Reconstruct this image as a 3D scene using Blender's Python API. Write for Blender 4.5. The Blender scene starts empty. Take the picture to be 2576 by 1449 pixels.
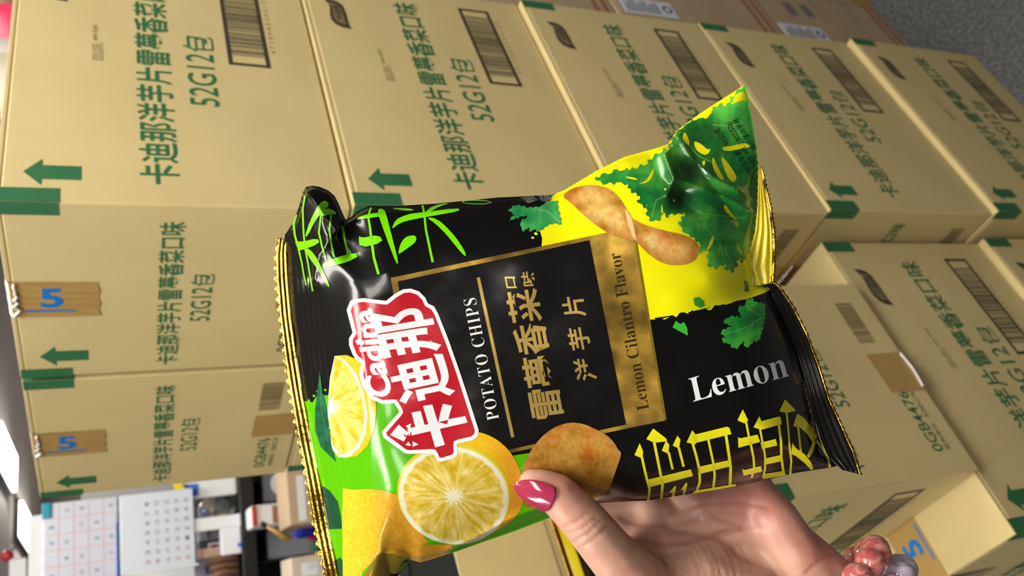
import bpy, bmesh, math, random
import numpy as np
from mathutils import Vector, Matrix
from mathutils.geometry import delaunay_2d_cdt

random.seed(7)
rng = np.random.default_rng(7)
SC = bpy.context.scene
COL = SC.collection

# ------------------------------------------------------------------ camera
FPX = 2157.66                                   # focal length in pixels of the 2576x1449 frame
CAM = Vector((-0.64107, -0.63476, 1.54503))     # phone held at chin height, turned on its side
FWD = Vector((0.58142854, 0.69903096, -0.41628904))
RGT = Vector((0.7638315, -0.64520265, -0.0165827))
UPV = Vector((0.28018261, 0.30833303, 0.9090811))
cam_data = bpy.data.cameras.new('camera')
cam = bpy.data.objects.new('camera', cam_data)
COL.objects.link(cam)
cx, cy, cz = -UPV, RGT, -FWD
cam.matrix_world = Matrix(((cx.x, cy.x, cz.x, CAM.x), (cx.y, cy.y, cz.y, CAM.y), (cx.z, cy.z, cz.z, CAM.z), (0, 0, 0, 1)))
cam_data.sensor_width = 36
cam_data.lens = 36 * FPX / 2576
cam_data.clip_start = 0.02
cam_data.dof.use_dof = True
cam_data.dof.focus_distance = 0.385
cam_data.dof.aperture_fstop = 15
SC.camera = cam

# ------------------------------------------------------------------ world, exposure
W = bpy.data.worlds.new('world')
SC.world = W
W.use_nodes = True
W.node_tree.nodes['Background'].inputs[0].default_value = (0.8, 0.85, 0.9, 1)
W.node_tree.nodes['Background'].inputs[1].default_value = 0.15
SC.view_settings.view_transform = 'Standard'
SC.view_settings.look = 'None'
SC.view_settings.gamma = 1
SC.view_settings.exposure = 0.50
CEIL = 2.6
# ceiling light panels: x, y, length, width, turn, strength
LIGHTS = [(-0.46, -0.58, 1.2, 0.30, -0.70, 17, 'ceiling light panel straight above the snack bag'),
          (-1.05, -1.45, 1.2, 0.30, -0.70, 10, 'ceiling light panel behind the person, over the aisle'),
          (0.75, -0.62, 1.2, 0.30, 0.0, 11, 'added unseen ceiling panel brightening the long carton sides'),  # unseen panel, added to brighten the upper front cartons
          (-2.0, 0.6, 1.2, 0.30, 1.29, 18, 'ceiling light panel left of the open carton'),
          (0.5, 1.3, 1.2, 0.30, 1.29, 17, 'ceiling light panel above the hind stack and the shelf'),
          (2.3, 3.4, 1.2, 0.30, 1.29, 30, 'ceiling light panel above the partition wall'),
          (4.22, 7.62, 1.3, 0.35, 1.29, 45, 'bright ceiling strip at the edge of view above the taped carton'),
          (4.47, 9.65, 1.5, 0.35, 1.29, 45, 'farthest bright ceiling strip, left of the calendars')]


def spot(px, py, t):
    """the place t metres (along the view axis) out on the line of sight through photo pixel px, py"""
    return CAM + t * (FWD + RGT * ((724.5 - py) / FPX) + UPV * ((1288 - px) / FPX))


# ------------------------------------------------------------------ helpers
def srgb(r, g, b):
    f = lambda c: (c / 255 / 12.92) if c <= 10 else ((c / 255 + 0.055) / 1.055) ** 2.4
    return (f(r), f(g), f(b), 1.0)


def mat(name, rgb, rough=0.6, metal=0.0, noise=0.0, nscale=40.0, bump=0.0, bscale=60.0, coat=0.0, emit=0.0,
        alpha=1.0, trans=0.0, sss=0.0, spec=0.5, stretch=None):
    m = bpy.data.materials.new(name)
    m.use_nodes = True
    nt = m.node_tree
    b = nt.nodes['Principled BSDF']
    c = srgb(*rgb) if max(rgb) > 1 else (*rgb, 1)
    b.inputs['Base Color'].default_value = c
    b.inputs['Roughness'].default_value = rough
    b.inputs['Metallic'].default_value = metal
    b.inputs['Specular IOR Level'].default_value = spec
    if coat:
        b.inputs['Coat Weight'].default_value = coat
        b.inputs['Coat Roughness'].default_value = 0.08
    if emit:
        b.inputs['Emission Color'].default_value = c
        b.inputs['Emission Strength'].default_value = emit
    if alpha < 1:
        b.inputs['Alpha'].default_value = alpha
    if trans:
        b.inputs['Transmission Weight'].default_value = trans
    if sss:
        b.inputs['Subsurface Weight'].default_value = sss
        b.inputs['Subsurface Radius'].default_value = (0.010, 0.004, 0.002)
        b.inputs['Subsurface Scale'].default_value = 0.6
    if noise or bump:
        tc = nt.nodes.new('ShaderNodeTexCoord')
        vec = tc.outputs['Object']
        if stretch:
            mp = nt.nodes.new('ShaderNodeMapping')
            mp.inputs['Scale'].default_value = stretch
            nt.links.new(vec, mp.inputs['Vector'])
            vec = mp.outputs['Vector']
    if noise:
        n = nt.nodes.new('ShaderNodeTexNoise')
        n.inputs['Scale'].default_value = nscale
        n.inputs['Detail'].default_value = 6
        nt.links.new(vec, n.inputs['Vector'])
        r = nt.nodes.new('ShaderNodeValToRGB')
        lo = tuple(max(0, v * (1 - noise)) for v in c[:3]) + (1,)
        hi = tuple(min(1, v * (1 + noise)) for v in c[:3]) + (1,)
        r.color_ramp.elements[0].color = lo
        r.color_ramp.elements[1].color = hi
        r.color_ramp.elements[0].position = 0.3
        r.color_ramp.elements[1].position = 0.7
        nt.links.new(n.outputs['Fac'], r.inputs['Fac'])
        nt.links.new(r.outputs['Color'], b.inputs['Base Color'])
    if bump:
        n2 = nt.nodes.new('ShaderNodeTexNoise')
        n2.inputs['Scale'].default_value = bscale
        n2.inputs['Detail'].default_value = 4
        nt.links.new(vec, n2.inputs['Vector'])
        bp = nt.nodes.new('ShaderNodeBump')
        bp.inputs['Strength'].default_value = bump
        bp.inputs['Distance'].default_value = 0.002
        nt.links.new(n2.outputs['Fac'], bp.inputs['Height'])
        nt.links.new(bp.outputs['Normal'], b.inputs['Normal'])
    return m


def tag(o, label=None, cat=None, group=None, kind=None):
    if label: o['label'] = label
    if cat: o['category'] = cat
    if group: o['group'] = group
    if kind: o['kind'] = kind
    return o


def empty(name, loc=(0, 0, 0), rotz=0.0):
    o = bpy.data.objects.new(name, None)
    o.empty_display_size = 0.05
    COL.objects.link(o)
    o.location = loc
    o.rotation_euler = (0, 0, rotz)
    return o


class MB:
    """collects vertices and faces of one mesh, with a material per face"""

    def __init__(self):
        self.v, self.f, self.m = [], [], []

    def add(self, vs, fs, mi=0):
        k = len(self.v)
        self.v.extend([tuple(p) for p in vs])
        self.f.extend([tuple(i + k for i in f) for f in fs])
        self.m.extend([mi] * len(fs))
        return self

    def bm(self, b, mi=0, M=None):
        b.verts.ensure_lookup_table()
        b.verts.index_update()
        vs = [(M @ p.co if M else p.co) for p in b.verts]
        self.add(vs, [[v.index for v in f.verts] for f in b.faces], mi)
        b.free()
        return self

    def box(self, lo, hi, bev=0.0, mi=0, M=None, seg=2):
        b = bmesh.new()
        bmesh.ops.create_cube(b, size=1)
        for v in b.verts:
            v.co = Vector([lo[i] + (v.co[i] + 0.5) * (hi[i] - lo[i]) for i in range(3)])
        if bev:
            bmesh.ops.bevel(b, geom=list(b.edges), offset=bev, segments=seg, affect='EDGES', profile=0.5)
        return self.bm(b, mi, M)

    def tube(self, pts, rad, n=10, mi=0, closed=False):
        pts = [Vector(p) for p in pts]
        rads = rad if isinstance(rad, (list, tuple)) else [rad] * len(pts)
        vs, fs = [], []
        prev = None
        for i, p in enumerate(pts):
            a = pts[max(i - 1, 0)]; c = pts[min(i + 1, len(pts) - 1)]
            d = (c - a).normalized()
            if prev is None:
                prev = d.orthogonal().normalized()
            s = (prev - d * prev.dot(d)).normalized(); prev = s
            t = d.cross(s)
            for k in range(n):
                th = 2 * math.pi * k / n
                vs.append(p + rads[i] * (math.cos(th) * s + math.sin(th) * t))
        for i in range(len(pts) - 1):
            for k in range(n):
                fs.append((i * n + k, i * n + (k + 1) % n, (i + 1) * n + (k + 1) % n, (i + 1) * n + k))
        fs.append(tuple(range(n - 1, -1, -1)))
        fs.append(tuple(range((len(pts) - 1) * n, len(pts) * n)))
        return self.add(vs, fs, mi)

    def ball(self, c, r, mi=0, M=None, u=20, v=12):
        b = bmesh.new()
        bmesh.ops.create_uvsphere(b, u_segments=u, v_segments=v, radius=1)
        rr = r if isinstance(r, (list, tuple)) else (r, r, r)
        for p in b.verts:
            p.co = Vector((c[0] + p.co.x * rr[0], c[1] + p.co.y * rr[1], c[2] + p.co.z * rr[2]))
        return self.bm(b, mi, M)

    def prism(self, poly, z0, z1, mi=0, M=None):
        b = bmesh.new()
        vs = [b.verts.new((p[0], p[1], z0)) for p in poly]
        f = b.faces.new(vs)
        r = bmesh.ops.extrude_face_region(b, geom=[f])
        for v in [g for g in r['geom'] if isinstance(g, bmesh.types.BMVert)]:
            v.co.z = z1
        bmesh.ops.recalc_face_normals(b, faces=list(b.faces))
        return self.bm(b, mi, M)

    def build(self, name, mats, parent=None, smooth=False, loc=None, recalc=False):
        me = bpy.data.meshes.new(name)
        me.from_pydata([tuple(p) for p in self.v], [], self.f)
        for m in (mats if isinstance(mats, (list, tuple)) else [mats]):
            me.materials.append(m)
        me.polygons.foreach_set('material_index', self.m)
        if smooth:
            me.polygons.foreach_set('use_smooth', [True] * len(me.polygons))
        me.update()
        o = bpy.data.objects.new(name, me)
        COL.objects.link(o)
        if parent: o.parent = parent
        if loc is not None: o.location = loc
        return o


def copy_tree(o, parent=None):
    c = o.copy()
    COL.objects.link(c)
    if parent: c.parent = parent
    for ch in list(o.children):
        copy_tree(ch, c)
    return c


_gl = {}


def glyphs(s, off=0.0, res=3, space=1.0):
    """flat outline mesh of a piece of writing, scaled to the unit square by its ink"""
    key = (s, off, res, space)
    if key in _gl: return _gl[key]
    cv = bpy.data.curves.new('lettering', 'FONT')
    cv.body = s
    cv.offset = off
    cv.resolution_u = res
    cv.space_character = space
    o = bpy.data.objects.new('lettering', cv)
    COL.objects.link(o)
    dg = bpy.context.evaluated_depsgraph_get()
    me = bpy.data.meshes.new_from_object(o.evaluated_get(dg))
    v = np.array([p.co[:2] for p in me.vertices])
    fs = [tuple(p.vertices) for p in me.polygons]
    bpy.data.objects.remove(o)
    bpy.data.curves.remove(cv)
    bpy.data.meshes.remove(me)
    lo, hi = v.min(0), v.max(0)
    asp = (hi[0] - lo[0]) / (hi[1] - lo[1])
    v = (v - lo) / (hi - lo)
    _gl[key] = (v, fs, asp)
    return _gl[key]


def pack_word(mb, fn, x0, x1, y0, y1, mi, off):
    """52G12 followed by the measure word, whose outer and inner strokes are set separately"""
    w = x1 - x0
    glyph_on(mb, '52G12', fn, x0, x0 + w * 0.735, y0, y1, off, mi)
    a = x0 + w * 0.765
    glyph_on(mb, '勹', fn, a, x1, y0 + (y1 - y0) * 0.18, y1 + (y1 - y0) * 0.06, off * 2, mi)
    glyph_on(mb, '巳', fn, a + (x1 - a) * 0.14, x1 + (x1 - a) * 0.04, y0 - (y1 - y0) * 0.04, y0 + (y1 - y0) * 0.62, off, mi)


def quadmap(v, bl, br, tr, tl):
    bl, br, tr, tl = [np.array(q, float) for q in (bl, br, tr, tl)]
    s, t = v[:, 0:1], v[:, 1:2]
    return (1 - s) * (1 - t) * bl + s * (1 - t) * br + s * t * tr + (1 - s) * t * tl


def glyph_on(mb, s, fn, x0, x1, y0, y1, off=0.0, mi=0, space=1.0):
    """writing in the rectangle x0..x1, y0..y1 of a face; fn lifts face coordinates to 3D"""
    v, fs, _ = glyphs(s, off, 3, space)
    mb.add([fn(x0 + (x1 - x0) * a, y0 + (y1 - y0) * b) for a, b in v], fs, mi)


def rect_on(mb, fn, x0, x1, y0, y1, mi=0):
    mb.add([fn(x0, y0), fn(x1, y0), fn(x1, y1), fn(x0, y1)], [(0, 1, 2, 3)], mi)


def poly_on(mb, fn, pts, mi=0):
    mb.add([fn(*p) for p in pts], [tuple(range(len(pts)))], mi)


# ------------------------------------------------------------------ materials
M_kraft = mat('kraft_board', (206, 186, 132), rough=0.62, noise=0.05, nscale=9, bump=0.12, bscale=90)
M_kraft_edge = mat('kraft_board_cut_edge', (214, 184, 124), rough=0.7, noise=0.06, nscale=60)
M_green = mat('green_print', (44, 106, 66), rough=0.6, noise=0.06, nscale=50)
M_dark = mat('dark_print', (66, 58, 46), rough=0.6, noise=0.05, nscale=50)
M_faint = mat('faint_stamp_ink', (128, 112, 76), rough=0.6, noise=0.1, nscale=200)
M_tape = mat('brown_packing_tape', (176, 142, 84), rough=0.3, noise=0.04, nscale=30, coat=0.15)
M_glint = mat('shiny_tape_fold', (235, 236, 238), rough=0.12, noise=0.05, nscale=400, coat=0.5)  # white base colour paints the glare on wrapped tape edges
M_blue = mat('blue_print', (24, 120, 200), rough=0.4, noise=0.04, nscale=60)
M_white = mat('white_paper', (226, 228, 232), rough=0.6, noise=0.02, nscale=30)
M_black = mat('black_plastic', (20, 21, 23), rough=0.4, noise=0.15, nscale=20)

# ------------------------------------------------------------------ room
def plane_struct(name, pts, m, thick):
    mb = MB()
    n = (Vector(pts[1]) - Vector(pts[0])).cross(Vector(pts[2]) - Vector(pts[0])).normalized() * -thick
    a = [Vector(p) for p in pts]; b = [p + n for p in a]
    mb.add(a + b, [(0, 1, 2, 3), (7, 6, 5, 4), (0, 4, 5, 1), (1, 5, 6, 2), (2, 6, 7, 3), (3, 7, 4, 0)])
    return tag(mb.build(name, m), kind='structure')


X0, X1, Y0, Y1 = -3.6, 7.0, -3.2, 12.0
M_carpet = mat('dark_carpet', (86, 87, 88), rough=0.95, noise=0.5, nscale=120, bump=0.6, bscale=300)
M_ceil = mat('ceiling_tile', (212, 203, 196), rough=0.9, noise=0.05, nscale=5)
M_wall = mat('wall_paint', (184, 182, 182), rough=0.85, noise=0.03, nscale=4)
M_wall2 = mat('far_wall_paint', (150, 143, 137), rough=0.85, noise=0.04, nscale=3)
M_wall3 = mat('dark_wall_paint', (92, 90, 88), rough=0.85, noise=0.04, nscale=3)
plane_struct('floor', [(X0, Y0, 0), (X1, Y0, 0), (X1, Y1, 0), (X0, Y1, 0)], M_carpet, 0.1)
plane_struct('ceiling', [(X0, Y0, CEIL), (X0, Y1, CEIL), (X1, Y1, CEIL), (X1, Y0, CEIL)], M_ceil, 0.1)
plane_struct('wall_back', [(X0, Y1, 0), (X1, Y1, 0), (X1, Y1, CEIL), (X0, Y1, CEIL)], M_wall2, 0.1)
plane_struct('wall_right', [(X1, Y1, 0), (X1, Y0, 0), (X1, Y0, CEIL), (X1, Y1, CEIL)], M_wall2, 0.1)
plane_struct('wall_left', [(X0, Y0, 0), (X0, Y1, 0), (X0, Y1, CEIL), (X0, Y0, CEIL)], M_wall3, 0.1)
plane_struct('wall_front', [(X1, Y0, 0), (X0, Y0, 0), (X0, Y0, CEIL), (X1, Y0, CEIL)], M_wall3, 0.1)

M_frame = mat('light_frame_metal', (70, 72, 74), rough=0.5, noise=0.05, nscale=20)


def ceiling_light(x, y, l, w, a, power, label):
    t = empty('ceiling_light', (x, y, CEIL), a)
    mb = MB()
    e = 0.035
    for lo, hi in (((-l/2-e, -w/2-e, -0.05), (l/2+e, -w/2, 0)), ((-l/2-e, w/2, -0.05), (l/2+e, w/2+e, 0)),
                   ((-l/2-e, -w/2, -0.05), (-l/2, w/2, 0)), ((l/2, -w/2, -0.05), (l/2+e, w/2, 0))):
        mb.box(lo, hi, 0.003)
    mb.build('frame', M_frame, t)
    m = mat('light_diffuser', (255, 250, 240), rough=0.5, emit=power)
    d = MB().box((-l/2, -w/2, -0.075), (l/2, w/2, -0.02)).build('diffuser', m, t)
    tag(t, label, 'ceiling light')
    return t


for x, y, l, w, a, p, lab in LIGHTS:
    ceiling_light(x, y, l, w, a, p, lab)

# ------------------------------------------------------------------ snack cartons
CA, CB, CH = 0.4428, 0.2797, 0.33        # long side, short side, height
HH = CH - 0.0022
NAME = '卡迪那洋芋片雷夢香菜口味'


def long_side(mb, f):
    """print of the long side; f(x from the left edge, d down from the top)"""
    H = lambda x, y: f(x, -y)
    R = lambda x0, x1, d0, d1, mi: rect_on(mb, f, x0, x1, d1, d0, mi)
    R(0, 0.0185, 0.003, 0.056, 1); R(CA - 0.0185, CA, 0.003, 0.056, 1)
    poly_on(mb, f, [(0.040, 0.0245), (0.022, 0.0400), (0.0305, 0.0400), (0.0305, 0.0735), (0.0495, 0.0735), (0.0495, 0.0400), (0.058, 0.0400)], 1)
    glyph_on(mb, NAME, H, 0.028, 0.405, -0.1625, -0.125, 0.014, 1)
    pack_word(mb, H, 0.153, 0.281, -0.2095, -0.1785, 1, 0.006)
    # framed barcode
    for a in ((0.2325, 0.410, 0.2255, 0.2305), (0.2325, 0.410, 0.2685, 0.2735), (0.2325, 0.2375, 0.2305, 0.2685), (0.405, 0.410, 0.2305, 0.2685)):
        R(*a, 2)
    r = random.Random(3)
    x = 0.252
    while x < 0.392:
        w = r.choice([0.0009, 0.0014, 0.0022, 0.003])
        R(x, x + w, 0.2305, 0.2685, 2)
        x += w + r.choice([0.0012, 0.0016, 0.0024])
    glyph_on(mb, '4710543242129', H, 0.262, 0.385, -0.2825, -0.2770, 0.0, 3, 1.6)
    glyph_on(mb, '20211022  A04 0245', H, 0.219, 0.285, -0.0872, -0.0822, 0.0, 3)
    glyph_on(mb, '20220721', H, 0.219, 0.252, -0.0930, -0.0885, 0.0, 3)
    # dark wavy crest near the upper right corner
    crest = [(0.3903, 0.0249), (0.39, 0.0357), (0.3868, 0.044), (0.3784, 0.0496), (0.3691, 0.0503), (0.3575, 0.0508), (0.3482, 0.0506), (0.3345, 0.0503),
             (0.3247, 0.0529), (0.3262, 0.0411), (0.3316, 0.0331), (0.3421, 0.0284), (0.3536, 0.0285), (0.3654, 0.0303), (0.3773, 0.0313)]
    crest = [(a + 0.001, b + 0.004) for a, b in crest]
    poly_on(mb, f, crest[::-1], 2)
    inner = [(0.358 + (a - 0.358) * 0.74, 0.0435 + (b - 0.0435) * 0.62) for a, b in crest]
    poly_on(mb, lambda x, y: f(x, y, 0.0008), inner[::-1], 3)
    glyph_on(mb, '卡迪那', lambda x, y: f(x, -y, 0.0011), 0.343, 0.378, -0.0485, -0.0390, 0.012, 2)


def short_side(mb, f):
    """print of the short side; f(s from its left edge, d down from the top)"""
    H = lambda x, y: f(x, -y)
    R = lambda x0, x1, d0, d1, mi: rect_on(mb, f, x0, x1, d1, d0, mi)
    R(0, 0.0165, 0.003, 0.055, 1); R(CB - 0.0165, CB, 0.003, 0.055, 1)
    poly_on(mb, f, [(0.040, 0.0235), (0.022, 0.0395), (0.0305, 0.0395), (0.0305, 0.0720), (0.0495, 0.0720), (0.0495, 0.0395), (0.058, 0.0395)], 1)
    glyph_on(mb, NAME, H, 0.014, 0.257, -0.1675, -0.1420, 0.014, 1)
    pack_word(mb, H, 0.097, 0.178, -0.198, -0.1765, 1, 0.006)
    r = random.Random(5)
    x = 0.184
    while x < 0.247:
        w = r.choice([0.0007, 0.001, 0.0016, 0.0022])
        R(x, x + w, 0.272, 0.300, 3)
        x += w + r.choice([0.0006, 0.001, 0.0014])
    glyph_on(mb, '0GB4476', H, 0.028, 0.110, -0.2965, -0.280, 0.008, 1)
    glyph_on(mb, '使用單位', H, 0.028, 0.064, -0.3075, -0.3005, 0.0, 1)
    glyph_on(mb, '300CX', H, 0.072, 0.110, -0.3075, -0.3005, 0.0, 1)


def carton_mesh(long_front=True):
    """one closed printed carton; its base corner is the near left one, the front runs along +x"""
    mb = MB()
    w, d = (CA, CB) if long_front else (CB, CA)
    b = bmesh.new()
    bmesh.ops.create_cube(b, size=1)
    bmesh.ops.subdivide_edges(b, edges=list(b.edges), cuts=7, use_grid_fill=True)
    for v in b.verts:
        x, y, z = v.co.x, v.co.y, v.co.z
        bul = 0.0018
        k = (1 - (2 * x) ** 2) * (1 - (2 * z) ** 2) if abs(abs(y) - .5) < 1e-4 else 0
        k2 = (1 - (2 * y) ** 2) * (1 - (2 * z) ** 2) if abs(abs(x) - .5) < 1e-4 else 0
        v.co = Vector(((x + .5) * w + math.copysign(bul * k2, x), (y + .5) * d + math.copysign(bul * k, y), (z + .5) * (HH - 0.005)))
    sharp = [e for e in b.edges if e.calc_face_angle(0) > 1.0]
    bmesh.ops.bevel(b, geom=sharp, offset=0.0022, segments=2, affect='EDGES', profile=0.5)
    mb.bm(b, 0)

    def lift(u, W_, dd):
        return 0.0018 * max(0, 1 - (2 * u / W_ - 1) ** 2) * max(0, 1 - (2 * dd / CH - 1) ** 2)
    front = lambda x, dd, o=0.0004: (x, -lift(x, w, dd) - o, CH - dd)
    left = lambda s, dd, o=0.0004: (-lift(s, d, dd) - o, d - s, CH - dd)
    if long_front:
        long_side(mb, front); short_side(mb, left)
    else:
        short_side(mb, front); long_side(mb, left)
    return mb


ME_A = carton_mesh(True)
carton_proto = ME_A.build('snack_carton', [M_kraft, M_green, M_dark, M_faint])


def flap_parts(parent, w, d, long_x):
    """two outer top flaps that meet in the middle"""
    for k in (0, 1):
        mb = MB()
        if long_x:
            mb.box((0.0005, 0.0005 + k * d / 2, HH - 0.0048), (w - 0.0005, d / 2 - 0.001 + k * d / 2, HH), 0.001)
        else:
            mb.box((0.0005 + k * w / 2, 0.0005, HH - 0.0048), (w / 2 - 0.001 + k * w / 2, d - 0.0005, HH), 0.001)
        mb.build('flap', M_kraft, parent)


def tape_part(parent, flip=False, phase=0.0, name='tape'):
    """printed tape along the top seam, turned down 86 mm over the short left side"""
    y0, y1 = 0.112, 0.167
    mb = MB()
    o = 0.0006
    path = [(-o - 0.0012, CH - 0.086), (-o - 0.0014, CH - 0.04), (-o - 0.0004, CH - 0.004), (0.003, HH + o), (0.03, HH + o), (CA - 0.003, HH + o), (CA + o, CH - 0.004), (CA + o, CH - 0.08)]
    n = 9
    vs, fs = [], []
    for i, (x, z) in enumerate(path):
        for k in range(n):
            wob = 0.0006 * math.sin(k * 2.1 + i)
            vs.append((x - (abs(wob) if i < 4 else 0), y0 + (y1 - y0) * k / (n - 1), z + (wob * 2 if i in (0, 7) else 0)))
    for i in range(len(path) - 1):
        for k in range(n - 1):
            a = i * n + k
            fs.append((a, a + n, a + n + 1, a + 1))
    mb.add(vs, [f[::-1] for f in fs], 0)

    def on(s, q, oo=0.0005):   # s along the tape from the lower left end, q across it
        z0 = CH - 0.086 + s
        if z0 <= CH: return (-o - 0.0016 - oo, y0 + q, z0)
        return (s - 0.086, y0 + q, HH + o + oo)
    s0 = 0.030 + phase
    while s0 < 0.5:
        if flip:
            glyph_on(mb, '5', lambda a, b: on(a, b), s0, s0 + 0.021, 0.0125, 0.0425, 0.03, 1)
            rect_on(mb, lambda a, b: on(a, b), s0 - 0.012, s0 + 0.035, 0.004, 0.0065, 1)
        else:
            if not (s0 < 0.086 < s0 + 0.025):
                glyph_on(mb, '5', lambda a, b: on(s0 * 2 + 0.021 - a, b), s0, s0 + 0.021, 0.0395, 0.0085, 0.03, 1)
            if s0 + 0.035 < 0.086 or s0 - 0.01 > 0.086:
                rect_on(mb, lambda a, b: on(a, b), s0 - 0.011, s0 + 0.035, 0.0430, 0.0455, 1)
        s0 += 0.075
    o_ = mb.build(name, [M_tape, M_blue], parent)
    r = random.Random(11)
    glare = MB()  # white wrinkle tubes, painted glare where the tape turns over the edge
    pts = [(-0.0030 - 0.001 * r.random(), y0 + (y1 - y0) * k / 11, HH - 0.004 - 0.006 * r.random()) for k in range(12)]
    glare.tube(pts, [0.0009 + 0.0012 * r.random() for _ in pts], 6)
    glare.build('tape_fold_glare', M_glint, o_, True)
    return o_


def low_tape(parent):
    mb = MB()
    o = 0.0018
    mb.add([(-o, 0.109, 0.06), (-o - 0.0004, 0.162, 0.061), (-o, 0.162, 0.003), (-o, 0.109, 0.003)], [(0, 1, 2, 3)])
    mb.build('bottom_tape', M_tape, parent)


flap_parts(carton_proto, CA, CB, True)
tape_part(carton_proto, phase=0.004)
low_tape(carton_proto)


def place(o, x, y, z, label, rot=0.0, sz=1.0, group='snack cartons in the stack'):
    o.location = (x, y, z)
    o.rotation_euler = (0, 0, rot)
    o.scale = (1, 1, sz)
    return tag(o, label, 'carton', group)


ROW_OFF = [(0.0, 0.0), (0.001, -0.006), (-0.002, -0.013), (0.001, -0.018), (-0.001, -0.027)]
ROWN = ['top', 'second', 'third', 'fourth', 'bottom']
for r in range(5):
    o = carton_proto if r == 0 else copy_tree(carton_proto)
    place(o, ROW_OFF[r][0], ROW_OFF[r][1], CH * (4 - r),
          ['large kraft carton on top of the front stack, seen corner on',
           'kraft carton second from the top of the front stack, behind the bag',
           'kraft carton third from the top of the front stack, partly behind the snack bag',
           'kraft carton fourth from the top of the front stack, right of the bag tip',
           'kraft carton at the floor of the front stack, nearest the dark carpet'][r], rot=[0, 0.004, -0.003, 0.006, 0.0][r])
for r in range(5):
    o = copy_tree(carton_proto)
    place(o, ROW_OFF[r][0] + 0.001, CB + 0.001 + 0.3 * ROW_OFF[r][1] + 0.008, CH * (4 - r),
          ['kraft carton on top of the hind stack, beside the calendars', 'kraft carton second from the top of the hind stack, by the gold seal',
                                                           'kraft carton third from the top of the hind stack', 'kraft carton fourth from the top of the hind stack',
                                                           'kraft carton at the floor of the hind stack'][r])
# cartons left of the stack: two closed ones and the open one on top
QX, QY = -0.4535, 0.0345
for k, (z, lab) in enumerate(((0.3235, 'taped carton under the open carton, blue 5 on its bright top'),
                              (0.0, 'floor carton left of the front stack, under the blue-taped one'))):
    o = copy_tree(carton_proto)
    place(o, QX, QY - 0.012 * k, z, lab, sz=0.9803)
    if k == 0:
        for c in list(o.children):
            if c.name.startswith('tape'):
                for g in list(c.children): bpy.data.objects.remove(g)
                bpy.data.objects.remove(c)
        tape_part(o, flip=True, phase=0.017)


def open_carton():
    w, d = CB, CA
    mb = MB()
    th = 0.004
    h = CH
    mb.box((0, 0, 0), (w, th, h), 0.001); mb.box((0, d - th, 0), (w, d, h), 0.001)
    mb.box((0, th, 0), (th, d - th, h), 0.001); mb.box((w - th, th, 0), (w, d - th, h), 0.001)
    mb.box((th, th, 0), (w - th, d - th, 0.006))
    front = lambda x, dd, o=0.0004: (x, -o, CH - dd)
    left = lambda s, dd, o=0.0004: (-o, d - s, CH - dd)
    short_side(mb, front); long_side(mb, left)
    o = mb.build('open_carton', [M_kraft, M_green, M_dark, M_faint])
    # flaps: back one standing up, front one and right one leaning out, left one tucked down inside
    fl = 0.142
    a = math.radians(8)
    M = Matrix.Translation((0.001, d - 0.002, h)) @ Matrix.Rotation(-a, 4, 'X')
    MB().box((0, -0.004, 0), (w - 0.002, 0, fl), 0.0012, M=M).build('flap', M_kraft, o)
    M = Matrix.Translation((0.001, 0.004, h)) @ Matrix.Rotation(math.radians(25), 4, 'X')
    MB().box((0, -0.004, 0), (w - 0.002, 0, fl), 0.0012, M=M).build('flap', M_kraft, o)
    M = Matrix.Translation((w, 0.003, h)) @ Matrix.Rotation(math.radians(4), 4, 'Y')
    MB().box((-0.004, 0, 0), (0, d - 0.006, 0.12), 0.0012, M=M).build('flap', M_kraft, o)
    MB().box((th + 0.001, 0.02, h - 0.13), (th + 0.005, d - 0.02, h - 0.002), 0.0012).build('flap', M_kraft, o)
    # tape turned up over the bottom edge of the short front
    t = MB()
    q0, q1 = 0.110, 0.166
    t.add([(q0, -0.0012, 0.058), (q1, -0.0010, 0.060), (q1, -0.0014, 0.002), (q0, -0.0014, 0.001)], [(0, 3, 2, 1)])
    t.build('bottom_tape', M_tape, o)
    t = MB()  # white tube, painted glare where the tape wraps the bottom edge
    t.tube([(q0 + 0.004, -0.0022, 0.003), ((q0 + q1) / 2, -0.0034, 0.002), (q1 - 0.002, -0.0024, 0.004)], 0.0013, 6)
    t.build('tape_fold_glare', M_glint, o)
    return o


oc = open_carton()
place(oc, -0.377, 0.024, 0.649, 'open carton of snack bags with its back flap standing up', group='snack cartons in the stack')

# ------------------------------------------------------------------ printed brown cartons right of the stack
M_brown = mat('printed_brown_board', (178, 156, 126), rough=0.7, noise=0.06, nscale=12, bump=0.1)
M_ytape = mat('yellow_brown_tape', (172, 138, 66), rough=0.3, noise=0.1, nscale=30, coat=0.2)
M_redp = mat('faded_red_print', (160, 104, 88), rough=0.7, noise=0.1, nscale=60)
M_greyp = mat('grey_blue_print', (120, 112, 112), rough=0.7, noise=0.1, nscale=60)
M_label = mat('white_label', (214, 218, 228), rough=0.5, noise=0.03, nscale=80)
M_ink = mat('black_ink', (30, 30, 34), rough=0.5, noise=0.05, nscale=80)


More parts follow.
